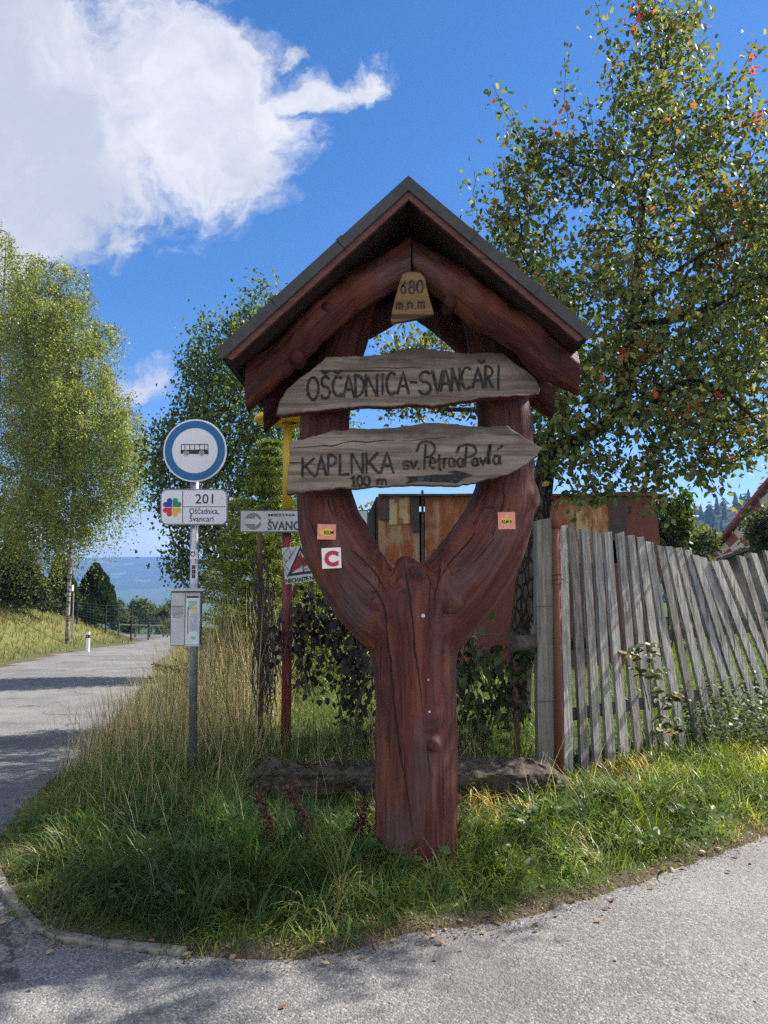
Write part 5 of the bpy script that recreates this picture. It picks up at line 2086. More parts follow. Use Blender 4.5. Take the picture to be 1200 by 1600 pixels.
# ash tree between the road and the sign
YA = 17.0
base = at(352, 1000, YA)
base.z = float(terrain(base.x, YA))
AC = [(.075, .125, .026), (.115, .175, .034), (.18, .235, .045), (.045, .078, .018)]
rt, nd, pr_, rr, lv_ = generic_tree('ash_tree', base, [bpx(355, 650, YA, 80, 110, 1.5, 330), bpx(300, 690, YA, 60, 60, 1.3, 130), bpx(370, 790, YA, 110, 110, 1.5, 330), bpx(400, 560, YA, 70, 110, 1.1, 230), bpx(330, 560, YA, 50, 70, .8, 90),
                                                 bpx(410, 490, YA, 40, 60, .6, 80), bpx(290, 770, YA, 62, 50, .9, 130), bpx(460, 680, YA, 90, 150, 1.4, 260), bpx(300, 870, YA, 50, 60, .8, 140), bpx(262, 720, YA, 40, 70, .8, 110), bpx(450, 860, YA, 80, 60, 1.2, 130)],
                                'dense dark green ash tree behind the round bus stop sign', 'tree', .22, 2.0, .28, .007, 34, .082, .18, AC, [4, 4, 2.2, 4], M['leaf'], M['bark'], .16, droop=.6)
tree_part('crown', [lv_], M['leaf'], rt)

# birches across the road
BC = [(.16, .205, .045), (.22, .25, .055), (.29, .27, .06), (.10, .14, .038), (.27, .32, .10)]


def birch(px, py, Y, balls, label, n_str, trunk_r, lean, low=.2):
    b_ = at(px, py, Y)
    b_.z = float(terrain(b_.x, Y)) - .05
    bb = np.array(b_)
    topz = max(c_[2] + r_[2] for c_, r_, _ in balls)
    H_ = topz - b_.z
    stem = [bb + np.array([lean * (i / 14) ** 1.3, 0, H_ * .93 * i / 14]) for i in range(15)]
    rt_, nd_, p_, rr_, _ = generic_tree('birch_tree', b_, balls, label, 'tree', .5, 4, .75, .010, 1, .1, .1, BC, [1] * 5, M['birchleaf'], M['birchbark'], trunk_r, 'birches on the bank across the road', stem=stem, bias=(0, 0, .25))
    # weeping leaf strings
    k = np.where(rr_ < .035)[0]
    k = k[nd_[k][:, 2] > b_.z + H_ * low]
    k = rng.choice(k, n_str)
    L_ = .5 + 2.0 * rng.random(n_str) ** 1.4
    per = 26
    t = np.tile(np.linspace(0.02, 1, per), n_str)
    kk = np.repeat(k, per)
    LL = np.repeat(L_, per)
    sway = np.repeat(rng.normal(0, .35, (n_str, 3)), per, 0)
    pos = nd_[kk] + sway * (t ** .6)[:, None] + np.stack([t * 0, t * 0, -LL * t ** 1.25], 1) + rng.normal(0, .09, (len(kk), 3))
    ax_ = rng.normal(size=(len(kk), 3))
    ax_[:, 2] -= .8
    clump = np.repeat(pick(BC, [4, 4, 2.5, 3, 1.5], n_str, .22), per, 0)
    cc_ = clump * (.75 + .5 * rng.random((len(kk), 1)))
    lv__ = cards(pos, ax_, rng.normal(size=(len(kk), 3)), .085 * (.6 + .8 * rng.random(len(kk))), cc_, LEAF4)
    tree_part('crown', [lv__], M['birchleaf'], rt_)


YB1 = 31.0
birch(105, 985, YB1, [bpx(105, 610, YB1, 90, 170, 2.6, 260), bpx(150, 680, YB1, 75, 80, 2.3, 150), bpx(70, 500, YB1, 70, 120, 2.2, 150), bpx(200, 680, YB1 - 1, 42, 50, 1.5, 80), bpx(100, 775, YB1, 95, 60, 2.2, 150), bpx(185, 755, YB1, 50, 40, 1.4, 60)],
      'birch with a slim pale trunk rising from the bank beside the white marker post', 4200, .19, .3, .07)
YB2 = 34.0
birch(-20, 970, YB2, [bpx(20, 560, YB2, 90, 190, 3, 280), bpx(-40, 500, YB2, 100, 190, 3, 260), bpx(60, 640, YB2, 80, 140, 2.5, 170), bpx(10, 770, YB2, 90, 80, 2.6, 200), bpx(50, 830, YB2 - 2, 70, 50, 2.0, 110)],
      'tallest birch at the photo edge, its pale trunk hidden by spruces', 4200, .2, .2, .08)


def conifer(base, H, R, label, cat, name, cols, w, whorls, per, nl, group=None, droop=.15, needle=.05, taper=1.0, sub=9, low=.04, seglen=None, up=0.0):
    b_ = Vector(base)
    rt_ = thing(name, tuple(b_), label, cat, group)
    mb_ = MB()
    mb_.tube([b_ + Vector((0, 0, -.1)), b_ + Vector((.01, 0, H * .5)), b_ + Vector((0, 0, H))], [max(.02, H * .016), max(.012, H * .009), .006], 8)
    P_, A_, S_ = [], [], []
    for i in range(whorls):
        f_ = low + (1 - low) * (i + .5 * rng.random()) / whorls
        z_ = b_.z + H * f_
        L_ = R * (1 - f_) ** taper * (1.0) + .03 * R
        n0 = max(4, int(per * (.5 + .5 * (1 - f_))))
        a0 = rng.random() * 6
        for j in range(n0):
            an = a0 + 2 * PI * j / n0 + rng.normal(0, .18)
            l_ = L_ * rng.uniform(.55, 1.2)
            d_ = Vector((math.cos(an), math.sin(an), 0))
            pts = [Vector((b_.x, b_.y, z_)) + d_ * l_ * s_ + Vector((0, 0, l_ * (up * s_ - droop * s_ * s_ * 1.6 + droop * .7 * s_ ** 4))) for s_ in (0, .3, .6, .85, 1)]
            mb_.tube(pts, [max(.003, .012 * l_), max(.003, .009 * l_), max(.002, .006 * l_), .002, .002], 4, 0, False)
            for k in range(sub):
                s_ = .12 + .88 * (k + rng.random()) / sub
                q0 = min(3, int(s_ * 4))
                bp = Vector(np.array([np.interp(s_, (0, .3, .6, .85, 1), [p[c] for p in pts]) for c in range(3)]))
                sdv = Vector((-d_.y, d_.x, 0)) * (1 if k % 2 else -1)
                tl = l_ * .42 * (1.15 - s_) + needle
                td = (d_ * .65 + sdv * .8 + Vector((0, 0, -.12 + .2 * up))).normalized()
                m_ = max(3, int(nl * tl / max(needle, .01) * .5))
                for t_ in np.linspace(.05, 1, m_):
                    P_.append(bp + td * tl * t_)
                    A_.append(td)
            for t_ in np.linspace(.1, 1, max(4, int(nl * l_ / max(needle, .01) * .5))):
                P_.append(Vector([np.interp(t_, (0, .3, .6, .85, 1), [p[c] for p in pts]) for c in range(3)]))
                A_.append(d_)
    P_, A_ = np.array(P_), np.array(A_)
    rep = 4
    P_, A_ = np.repeat(P_, rep, 0), np.repeat(A_, rep, 0)
    ax_ = A_ * .75 + unit(rng.normal(size=P_.shape)) * .85
    ax_[:, 2] += .12
    cc_ = pick(cols, w, len(P_), .3)
    v, f, c_ = cards(P_ + rng.normal(0, needle * .12, P_.shape), ax_, rng.normal(size=P_.shape), needle * (.7 + .6 * rng.random(len(P_))), cc_, NEED if needle < .07 else LEAF4)
    mb_.build('trunk', M['bark'], rt_, True)
    link('crown', np_mesh(v, f, c_), M['needle'], rt_)
    return rt_


# young spruce in the sun behind the direction plate
ys = 9.2
bs = at(418, 1000, ys)
bs.z = float(terrain(bs.x, ys))
conifer(bs, at(420, 682, ys).z - bs.z, 1.15, 'young yellow-green spruce behind the white direction plate', 'spruce', 'spruce_tree', [(.17, .215, .035), (.10, .15, .03), (.24, .26, .045)], [3, 3, 1.5], 24, 13, 2.2, None, .05, .052, .8, 13, .03, None, .28)
# conifers across the road
for px_, py_, yd, topy, rad, lab, nm in ((22, 975, 33, 838, 2.0, 'dark drooping spruce at the photo edge across the road', 'spruce_tree'), (-45, 975, 35, 780, 2.3, 'tall dark spruce half cut off by the photo edge', 'spruce_tree'), (93, 975, 38, 868, 1.2, 'small dark spruce behind the pale birch trunk', 'spruce_tree')):
    b0 = at(px_, py_, yd)
    b0.z = float(terrain(b0.x, yd))
    conifer(b0, at(px_, topy, yd).z - b0.z, rad, lab, 'spruce', nm, [(.028, .050, .018), (.040, .066, .020), (.075, .10, .026)], [3, 3, 1.4], 19, 9, 1.3, 'dark spruces across the road', .34, .13, .8, 11, .16)
b0 = at(147, 978, 40)
b0.z = float(terrain(b0.x, 40))


def thuja(b0, H, R, label, cols):
    rt_ = thing('thuja_tree', tuple(b0), label, 'tree')
    n0 = 9000
    f_ = rng.random(n0) ** 1.1
    prof = np.interp(f_, [0, .12, .4, .75, 1], [.75, 1, .92, .5, .03])
    an = rng.random(n0) * 2 * PI
    rad = R * prof * (.72 + .33 * rng.random(n0)) * (1 + .12 * np.sin(an * 5 + f_ * 9))
    pos = np.stack([b0.x + rad * np.cos(an), b0.y + rad * np.sin(an), b0.z + .1 + f_ * H], 1)
    ax_ = np.stack([np.cos(an) * .4, np.sin(an) * .4, np.ones(n0)], 1) + rng.normal(0, .3, (n0, 3))
    v, f, c_ = cards(pos, ax_, rng.normal(size=(n0, 3)) + np.stack([np.cos(an), np.sin(an), 0 * an], 1) * 1.5, .20 * (.6 + .8 * rng.random(n0)), pick(cols, [1] * len(cols), n0, .3), LEAF4)
    MB().tube([b0, b0 + Vector((0, 0, H * .8))], [.12, .03], 7).build('trunk', M['bark'], rt_)
    link('crown', np_mesh(v, f, c_), M['needle'], rt_)


thuja(b0, at(147, 888, 40).z - b0.z, 1.05, 'dark green cone-shaped thuja beside the pale birch', [(.025, .052, .018), (.04, .072, .022), (.018, .04, .015)])

# trees down the valley beyond the bend
VC = [(.055, .085, .028), (.085, .115, .035), (.04, .065, .024)]
for px_, py_, yd, rxp, ryp, lab in ((182, 960, 85, 22, 26, 'slim green tree in the valley just right of the dark thuja'), (218, 955, 95, 18, 28, 'rounded valley tree above the bend of the road, tallest there'), (236, 962, 90, 22, 22, 'broad olive valley tree beside the timetable case'),
                                    (256, 970, 75, 20, 24, 'bushy light green valley tree hidden partly by the timetable case'), (200, 975, 70, 16, 14, 'low dark bush by the garden fence below the bend'), (278, 955, 110, 26, 26, 'far valley tree behind the timetable case'),
                                    (160, 955, 120, 20, 20, 'small far tree behind the dark thuja')):
    c0 = at(px_, py_, yd)
    gz = float(terrain(c0.x, yd))
    rx_, rz_ = rxp / FPX * yd, ryp / FPX * yd
    b0 = Vector((c0.x, yd, gz))
    rt_ = thing('valley_tree', tuple(b0), lab, 'tree', 'trees in the valley')
    MB().tube([b0, Vector((c0.x, yd, c0.z + rz_ * .4))], [.14, .05], 7).build('trunk', M['bark'], rt_)
    n0 = 2600
    cen = ellipsoid_pts((0, 0, 0), (rx_ * .75, rx_ * .75, rz_ * .75), 22)
    pos = np.array(c0) + np.repeat(cen, n0 // 22, 0) + rng.normal(0, rx_ * .18, (n0 // 22 * 22, 3))
    n1_ = len(pos)
    clump = np.repeat(pick(VC, [1, 1, 1], 22, .25), n0 // 22, 0)
    v, f, c_ = cards(pos, rng.normal(size=(n1_, 3)), rng.normal(size=(n1_, 3)), .30 * (.6 + .8 * rng.random(n1_)), clump, LEAF4)
    link('crown', np_mesh(v, f, c_), M['leaf'], rt_)

# bush beyond the shed and the dark conifer by the house
for nm, px_, py_, yd, rxp, ryp, lab, cols, n0, sz in (('garden_bush', 1052, 815, 13.5, 34, 75, 'bright green bush just right of the rusted shed', [(.09, .13, .025), (.13, .16, .035), (.05, .085, .02)], 3200, .09),
                                                 ('garden_bush', 1095, 858, 17, 32, 34, 'pale olive bush in front of the house gable', [(.10, .12, .04), (.13, .14, .05), (.06, .08, .03)], 1800, .09),
                                                 ('garden_bush', 1210, 815, 15, 48, 62, 'dark green bush overlapping the house at the photo edge', [(.030, .055, .018), (.045, .07, .02), (.075, .10, .03)], 3200, .09),
                                                 ('garden_bush', 565, 880, 15, 70, 90, 'sunlit yellow-green bush seen through the fork left of the shed', [(.10, .14, .028), (.07, .105, .022), (.14, .16, .035)], 4200, .09),
                                                 ('garden_bush', 470, 960, 13, 60, 70, 'sunlit low bush beyond the mesh and dead vine', [(.16, .21, .04), (.22, .26, .05), (.11, .15, .03)], 3000, .08)):
    c0 = at(px_, py_, yd)
    gz = float(terrain(c0.x, yd))
    rx_, rz_ = rxp / FPX * yd, ryp / FPX * yd
    b0 = Vector((c0.x, yd, gz))
    rt_ = thing(nm, tuple(b0), lab, 'bush')
    mb_ = MB()
    K = 30
    cen = ellipsoid_pts((0, 0, 0), (rx_ * .8, rx_ * .7, rz_ * .8), K)
    for j in range(K):
        p_ = Vector(np.array(c0) + cen[j])
        mb_.tube([b0 + Vector((rng.normal(0, .06), rng.normal(0, .06), 0)), b0.lerp(p_, .5) + Vector((0, 0, .1)), p_], [.018, .010, .004], 4, 0, False)
    mb_.build('stem', M['twig'], rt_)
    m_ = n0 // K
    pos = np.array(c0) + np.repeat(cen, m_, 0) + rng.normal(0, rx_ * .20, (m_ * K, 3))
    clump = np.repeat(pick(cols, [1, 1, 1], K, .25), m_, 0)
    v, f, c_ = cards(pos, rng.normal(size=(m_ * K, 3)), rng.normal(size=(m_ * K, 3)), sz * (.6 + .8 * rng.random(m_ * K)), clump, LEAF4)
    link('crown', np_mesh(v, f, c_), M['leaf'], rt_)

# forest on the wooded hill: one far mass
n0 = 2600
k = rng.integers(0, HX.size, n0)
bx_ = HX.ravel()[k] + rng.normal(0, 5, n0)
by_ = HY.ravel()[k] + rng.normal(0, 6, n0)
bz_ = HZ.ravel()[k] - 1
hh = 6 + 7 * rng.random(n0)
V_, F_, C_ = [], [], []
ncn = 7
tn = []
conif = rng.random(n0) < .6
for lay, (z0, z1, rf) in enumerate(((.1, .62, .21), (.4, .85, .15), (.68, 1.0, .09))):
    an = np.arange(ncn) * 2 * PI / ncn
    jit_ = .75 + .5 * rng.random((n0, ncn))
    rad = (hh * rf * np.where(conif, 1, 1.7))[:, None] * jit_
    ring = np.stack([bx_[:, None] + rad * np.cos(an), by_[:, None] + rad * np.sin(an), bz_[:, None] + (hh * z0)[:, None] + 0 * rad], 2)
    tip = np.stack([bx_, by_, bz_ + hh * np.where(conif, z1, z1 * .75)], 1)[:, None, :]
    blk = np.concatenate([ring, tip], 1)
    b0 = (np.arange(n0) * (ncn + 1))[:, None, None] + lay * n0 * (ncn + 1)
    tri = np.array([[i, (i + 1) % ncn, ncn] for i in range(ncn)])[None]
    V_.append(blk.reshape(-1, 3))
    F_.append((b0 + tri).reshape(-1, 3))
    C_.append(np.repeat(np.where(conif[:, None], pick([(.020, .040, .018)], [1], n0, .35), pick([(.06, .085, .028), (.09, .10, .03)], [1, 1], n0, .3)), ncn + 1, 0))
fo = link('forest', np_mesh(np.concatenate(V_), np.concatenate(F_), np.concatenate(C_)), M['forest'])
tag(fo, 'far mixed forest covering the hazy hill on the right', 'forest', None, 'stuff')

# ------------------------------------------------------------------ house at the right
YHO = 24.0
hb = at(1170, 960, YHO)
hz = float(terrain(hb.x, YHO))
house = thing('house', (hb.x, YHO, hz), 'old house with a red verge and red and white chequered gable behind the fence', 'house')
M['render'] = plain('grey_render', (.24, .21, .19), .9, 0, .3, 3, .5)
M['roofred'] = plain('red_verge', (.20, .035, .03), .6, 0, .2, 10)
M['slate'] = plain('pale_slate', (.40, .36, .34), .8, 0, .2, 6)
HA0 = math.radians(-40)
mt, q = new_mat('chequered_gable')
ck = q.n('ShaderNodeTexChecker')
q.put(ck.inputs['Vector'], q.n('ShaderNodeMapping').outputs[0])
mp = q.t.nodes[-1]
q.t.links.new(q.objco(), mp.inputs[0])
mp.inputs['Rotation'].default_value = (0, math.radians(50), -HA0)
ck.inputs['Scale'].default_value = 2.6
ck.inputs[1].default_value = (.21, .05, .045, 1)
ck.inputs[2].default_value = (.46, .40, .37, 1)
q.out(q.principled(ck.outputs[0], .8, 0))
M['chequer'] = mt
pe = at(1106, 872, YHO)
HA = math.radians(40)
HU, HR = Vector((math.cos(HA), -math.sin(HA), 0)), Vector((math.sin(HA), math.cos(HA), 0))   # along the gable, along the ridge


def hp(s_, t_, z_):
    """house frame: s along the gable from the left eave, t towards the back, z above the eave"""
    v = pe + HU * s_ + HR * t_
    return Vector((v.x, v.y, pe.z + z_))


def hslab(pts, t0, t1, mat, name, parent):
    n_ = len(pts)
    b__ = MB()
    b__.add([hp(a_, t0, c_) for a_, c_ in pts] + [hp(a_, t1, c_) for a_, c_ in pts], [tuple(range(n_)), tuple(range(2 * n_ - 1, n_ - 1, -1))] + [(i, i + n_, (i + 1) % n_ + n_, (i + 1) % n_) for i in range(n_)])
    o_ = b__.build(name, mat, parent)
    bm_fix(o_)
    return o_


SA, SLP = 3.4, 1.21
zb_ = hz - pe.z - .3
hslab([(.2, zb_), (2 * SA - .2, zb_), (2 * SA - .2, .02), (.2, .02)], .05, 7, M['render'], 'wall', house)
hslab([(.12, .0), (2 * SA - .12, .0), (SA, SA * SLP - .15)], .03, .25, M['chequer'], 'gable', house)
hslab([(1.45, 1.05), (2 * SA - 1.45, 1.05), (SA, SA * SLP - .9)], -.0, .02, M['slate'], 'gable_panel', house)
ro_ = hslab([(0, 0), (SA, SA * SLP), (2 * SA, 0), (2 * SA, .13), (SA, SA * SLP + .15), (0, .13)], -.25, 7.2, M['roofred'], 'roof', house)
hslab([(-.05, -.28), (1.9, .42), (1.9, .50), (-.05, -.18)], -.5, .0, M['rail'], 'lower_eave', house)
wf_ = hslab([(1.6, -1.6), (2.6, -1.6), (2.6, -.5), (1.6, -.5)], .0, .04, M['rail'], 'window', house)
hslab([(1.68, -1.52), (2.52, -1.52), (2.52, -.58), (1.68, -.58)], -.01, .0, M['shed_dark'], 'pane', wf_)

# ------------------------------------------------------------------ small things across the road
def on_ground(px, py, Y):
    p = at(px, py, Y)
    return Vector((p.x, Y, float(terrain(p.x, Y))))


d0 = on_ground(137, 1017, 29)
dl = thing('marker_post', tuple(d0), 'white roadside marker post with a black band at the foot of the bank', 'post')
hgt = at(133, 987, 29).z - d0.z
b_ = MB()
b_.prism([(d0.x - .06, d0.z), (d0.x + .06, d0.z), (d0.x + .055, d0.z + hgt), (d0.x - .055, d0.z + hgt * .96)], d0.y - .05, d0.y + .05)
o = b_.build('body', M['white'], dl)
bm_fix(o)
b_ = MB()
b_.box((d0.x, d0.y, d0.z + hgt * .78), (.128, .108, hgt * .16))
b_.build('black_band', M['black'], dl)
b_ = MB()
b_.box((d0.x, d0.y - .056, d0.z + hgt * .78), (.05, .006, hgt * .09))
b_.build('reflector', M['galv'], dl)

w0 = on_ground(113, 985, 33)
wb = thing('post_box', tuple(w0), 'small white box on a thin grey post beside the birch trunk', 'box')
b_ = MB()
b_.tube([w0, (w0.x, w0.y, at(113, 925, 33).z)], .035, 8)
b_.build('post', M['galv'], wb)
p_ = at(112, 919, 33)
b_ = MB()
b_.box((p_.x, 33, p_.z), (.13, .12, .26))
b_.build('body', M['white'], wb, False, .01)

gf0 = on_ground(80, 975, 36)
gf = thing('garden_fence', tuple(gf0), 'green garden mesh fence with thin dark posts on top of the bank', 'fence')
M['fgreen'] = plain('green_wire', (.03, .07, .05), .5, .2, .2, 10)
gpts = [(60, 36, 940), (120, 37, 940), (165, 39, 945), (205, 40, 945), (232, 44, 962), (262, 50, 965)]
W3 = []
for px_, yd, ty in gpts:
    p_ = at(px_, 980, yd)
    gz = float(terrain(p_.x, yd))
    W3.append((Vector((p_.x, yd, gz)), at(px_, ty, yd).z))
for g_, zt_ in W3:
    b_ = MB()
    b_.tube([g_, (g_.x, g_.y, zt_)], .045, 7)
    b_.build('post', M['black'], gf)
b_ = MB()
for (g0, t0), (g1, t1) in zip(W3[:-1], W3[1:]):
    for f_ in np.linspace(.08, .97, 9):
        b_.tube([(g0.x, g0.y, g0.z + (t0 - g0.z) * f_), (g1.x, g1.y, g1.z + (t1 - g1.z) * f_)], .008, 3, 0, False)
    m_ = int((g1 - g0).length / .22)
    for i in range(1, m_):
        f_ = i / m_
        p_ = g0.lerp(g1, f_)
        b_.tube([(p_.x, p_.y, p_.z + .08), (p_.x, p_.y, t0 + (t1 - t0) * f_ - .03)], .007, 3, 0, False)
b_.build('wire_mesh', M['fgreen'], gf)
b_ = MB()
a_, c_ = on_ground(185, 1000, 43), on_ground(255, 1000, 52)
b_.tube([a_ + Vector((0, 0, .7)), c_ + Vector((0, 0, .75))], .05, 6)
for f_ in (0, .33, .66, 1):
    p_ = a_.lerp(c_, f_)
    b_.tube([p_, p_ + Vector((0, 0, .85))], .055, 6)
o = b_.build('road_railing', M['rail'])
tag(o, 'low dark railing at the far bend of the road', 'railing')

# ------------------------------------------------------------------ kerb
kp = [(-12, 1352), (4, 1392), (48, 1444), (92, 1466), (172, 1478), (232, 1484), (290, 1490)]
for (x0, y0), (x1, y1) in zip(kp[:-1], kp[1:]):
    a_, c_ = ground_at(x0, y0), ground_at(x1, y1)
    a_, c_ = Vector((*a_, 0)), Vector((*c_, 0))
    d_ = c_ - a_
    nn = Vector((-d_.y, d_.x, 0)).normalized()
    m_ = max(3, int(d_.length / .04))
    vs = []
    for i in range(m_ + 1):
        p_ = a_ + d_ * (.002 + .996 * i / m_) + nn * .008 * noise.noise((x0 + i * .4, 0, 0))
        hh_ = .018 + .010 * noise.noise((x0, i * .3, 2))
        for off, z_ in ((-.026, -.03), (-.024, hh_ - .007), (-.018, hh_), (.017, hh_ + .002), (.024, hh_ - .006), (.026, -.03)):
            vs.append(p_ + nn * (off + .003 * noise.noise((x0 + i, off * 50, 5))) + Vector((0, 0, z_)))
    fs = [(i * 6 + j, i * 6 + j + 1, i * 6 + j + 7, i * 6 + j + 6) for i in range(m_) for j in range(5)] + [tuple(range(5, -1, -1)), tuple(range(m_ * 6, m_ * 6 + 6))]
    b_ = MB().add(vs, fs)
    o = b_.build('kerb', M['kerb'])
    bm_fix(o)
    tag(o, kind='structure')

# ------------------------------------------------------------------ grass
def blades(pos, length, width, az, lean, curl, cols, seg=4):
    """curved tapering blades; lean and curl are angles from the vertical"""
    n_ = len(pos)
    s_ = np.linspace(0, 1, seg + 1)
    h_ = np.stack([np.cos(az), np.sin(az), 0 * az], 1)
    sd_ = np.stack([-np.sin(az), np.cos(az), 0 * az], 1)
    tw = rng.normal(0, .6, n_)
    sd_ = sd_ * np.cos(tw)[:, None] + h_ * np.sin(tw)[:, None]
    p = pos.copy()
    V_ = []
    for i, t in enumerate(s_):
        w_ = width * (1 - t ** 1.6) + width * .06
        V_.append(p - sd_ * w_[:, None] * .5)
        V_.append(p + sd_ * w_[:, None] * .5)
        ang = lean + curl * t
        p = p + (h_ * np.sin(ang)[:, None] + np.array([0, 0, 1])[None] * np.cos(ang)[:, None]) * (length / seg)[:, None]
    V_ = np.stack(V_, 1)
    k = 2 * (seg + 1)
    F0 = np.array([[2 * i, 2 * i + 1, 2 * i + 3, 2 * i + 2] for i in range(seg)])
    F_ = (F0[None] + (np.arange(n_) * k)[:, None, None]).reshape(-1, 4)
    return V_.reshape(-1, 3), F_, np.repeat(cols, k, 0)


def tufts(n_t, region, per, L, wid, flop, cols, w, dmin=.03, Ls=.35, rad=.05, curl=(.5, 1.5), var=.3):
    """tufts of blades inside a region (x0,x1,y0,y1[,test])"""
    x_ = rng.uniform(region[0], region[1], n_t)
    y_ = rng.uniform(region[2], region[3], n_t)
    dv = poly_sd(x_, y_, VERGE)
    ok = dv > dmin
    if len(region) > 4:
        ok &= region[4](x_, y_)
    x_, y_, dv = x_[ok], y_[ok], dv[ok]
    m_ = len(x_)
    taz = rng.random(m_) * 2 * PI
    tl = L * (1 + Ls * rng.normal(size=m_)).clip(.35, 2)
    tl *= .55 + .45 * sst(dv, 0.0, .25)
    tfl = flop * (.4 + 1.0 * rng.random(m_))
    tc = pick(cols, w, m_, var)
    bl = vnoise(x_ * 1.7, y_ * 1.7, 51)[:, None]
    tc = tc * (.60 + .8 * bl) * np.where(bl > .62, np.array([[1.35, 1.08, 1.2]]), 1.0)
    k = np.repeat(np.arange(m_), per)
    n_ = len(k)
    px_ = x_[k] + rng.normal(0, rad, n_)
    py_ = y_[k] + rng.normal(0, rad, n_)
    pos = np.stack([px_, py_, terrain(px_, py_) - .01], 1)
    az = taz[k] + rng.normal(0, .9, n_)
    ln = tl[k] * (.55 + .6 * rng.random(n_))
    lean = np.abs(tfl[k] * .5 * (.3 + rng.random(n_)))
    cr = tfl[k] * rng.uniform(curl[0], curl[1], n_)
    cc_ = tc[k] * (.8 + .4 * rng.random((n_, 1)))
    return blades(pos, ln, wid * (.6 + .8 * rng.random(n_)), az, lean, cr, cc_)


GC = [(.075, .150, .024), (.11, .185, .030), (.15, .21, .036), (.20, .235, .05), (.34, .28, .13)]
clear = lambda x_, y_: ~(((x_ - .17) ** 2 + (y_ - YT) ** 2) < .2 ** 2)
front = lambda x_, y_: clear(x_, y_) & ~((y_ > 4.62) & (y_ < 5.55) & (x_ > -.86) & (x_ < 1.1) & (rng.random(x_.shape) < .72))
g1 = tufts(1500, (-3.4, 3.6, 2.7, 6.2, front), 26, .165, .0068, 1.75, GC, [5, 5, 3, 1.4, .7], .03)
g5 = tufts(240, (-3.0, 3.2, 2.9, 5.0, front), 46, .26, .0080, 2.3, [(.05, .12, .03), (.09, .17, .035), (.14, .21, .045), (.22, .24, .08)], [3, 4, 3, 1.2], .12, .3, .035, (.6, 1.3))
edge_ = lambda x_, y_: poly_sd(x_, y_, VERGE) < .13
g6 = tufts(9000, (-3.2, 4.0, 2.7, 5.6, edge_), 9, .10, .0042, 1.9, [(.12, .18, .035), (.17, .21, .045), (.24, .22, .09), (.30, .25, .14)], [3, 3, 2, 1.5], -.055, .4, .03)
g2 = tufts(2600, (-3.6, 4.2, 2.7, 6.4, front), 14, .095, .0042, .9, GC, [3, 4, 3, 2, 1.6], -.02)
g3 = tufts(420, (.5, 4.2, 3.9, 6.2, lambda x_, y_: front(x_, y_) & (y_ < 5.55 + .66 * (x_ - 1.4))), 34, .17, .0078, 1.8, [(.13, .21, .028), (.20, .275, .04), (.27, .31, .055), (.36, .32, .15)], [3, 4, 3, 1.0], .12)
g4 = tufts(260, (-1.6, .1, 3.2, 4.9, front), 34, .24, .0072, 2.0, [(.050, .125, .030), (.07, .15, .036), (.10, .165, .04)], [4, 4, 2], .1)
v, f, c_ = merge(g1, g2, g3, g4, g5, g6)
tag(link('grass', np_mesh(v, f, c_), M['grass']), 'lush flopping green grass on the verge around the carved signpost', 'grass', None, 'stuff')
# broad-leaved weeds in the verge
n0 = 230
x_ = rng.uniform(-2.6, 2.8, n0)
y_ = rng.uniform(2.9, 5.0, n0)
ok = (poly_sd(x_, y_, VERGE) > .08) & front(x_, y_)
x_, y_ = x_[ok], y_[ok]
k = np.repeat(np.arange(len(x_)), 7)
n_ = len(k)
az = rng.random(n_) * 2 * PI
pos = np.stack([x_[k], y_[k], terrain(x_[k], y_[k]) + .03 + .10 * rng.random(n_)], 1)
pos += np.stack([np.cos(az), np.sin(az), 0 * az], 1) * .03
ax = np.stack([np.cos(az), np.sin(az), rng.uniform(-.2, .7, n_)], 1)
nrm_ = rng.normal(0, .35, (n_, 3))
nrm_[:, 2] += 1
v, f, c_ = cards(pos, ax, nrm_, .05 * (.5 + rng.random(n_)), pick([(.045, .10, .025), (.07, .125, .03), (.10, .14, .04)], [3, 3, 1], n_, .25))
tag(link('verge_weeds', np_mesh(v, f, c_), M['leaf']), 'low broad-leaved weeds scattered in the verge grass', 'weeds', None, 'stuff')

# tall dry grass by the bus stop pole
SC = [(.58, .47, .23), (.68, .58, .34), (.30, .24, .12), (.17, .19, .06), (.09, .13, .03)]


def tall(n_, region, L, w, cols, ww, test=None, wid=.0042, lean=.25, shape=None):
    x_ = rng.uniform(region[0], region[1], n_)
    y_ = rng.uniform(region[2], region[3], n_)
    ok = poly_sd(x_, y_, VERGE) > .10
    if test is not None:
        ok &= test(x_, y_)
    x_, y_ = x_[ok], y_[ok]
    n_ = len(x_)
    pos = np.stack([x_, y_, terrain(x_, y_) - .01], 1)
    d_ = sst(poly_sd(x_, y_, VERGE), .05, .9)
    if shape is not None:
        d_ = d_ * shape(x_, y_)
    ln = L * (.45 + .75 * rng.random(n_)) * (.45 + .55 * d_)
    return blades(pos, ln, wid * (.6 + .8 * rng.random(n_)), rng.random(n_) * 2 * PI, np.abs(rng.normal(0, lean, n_)), np.abs(rng.normal(0, lean * 2.0, n_)), pick(cols, ww, n_, .25), 4)


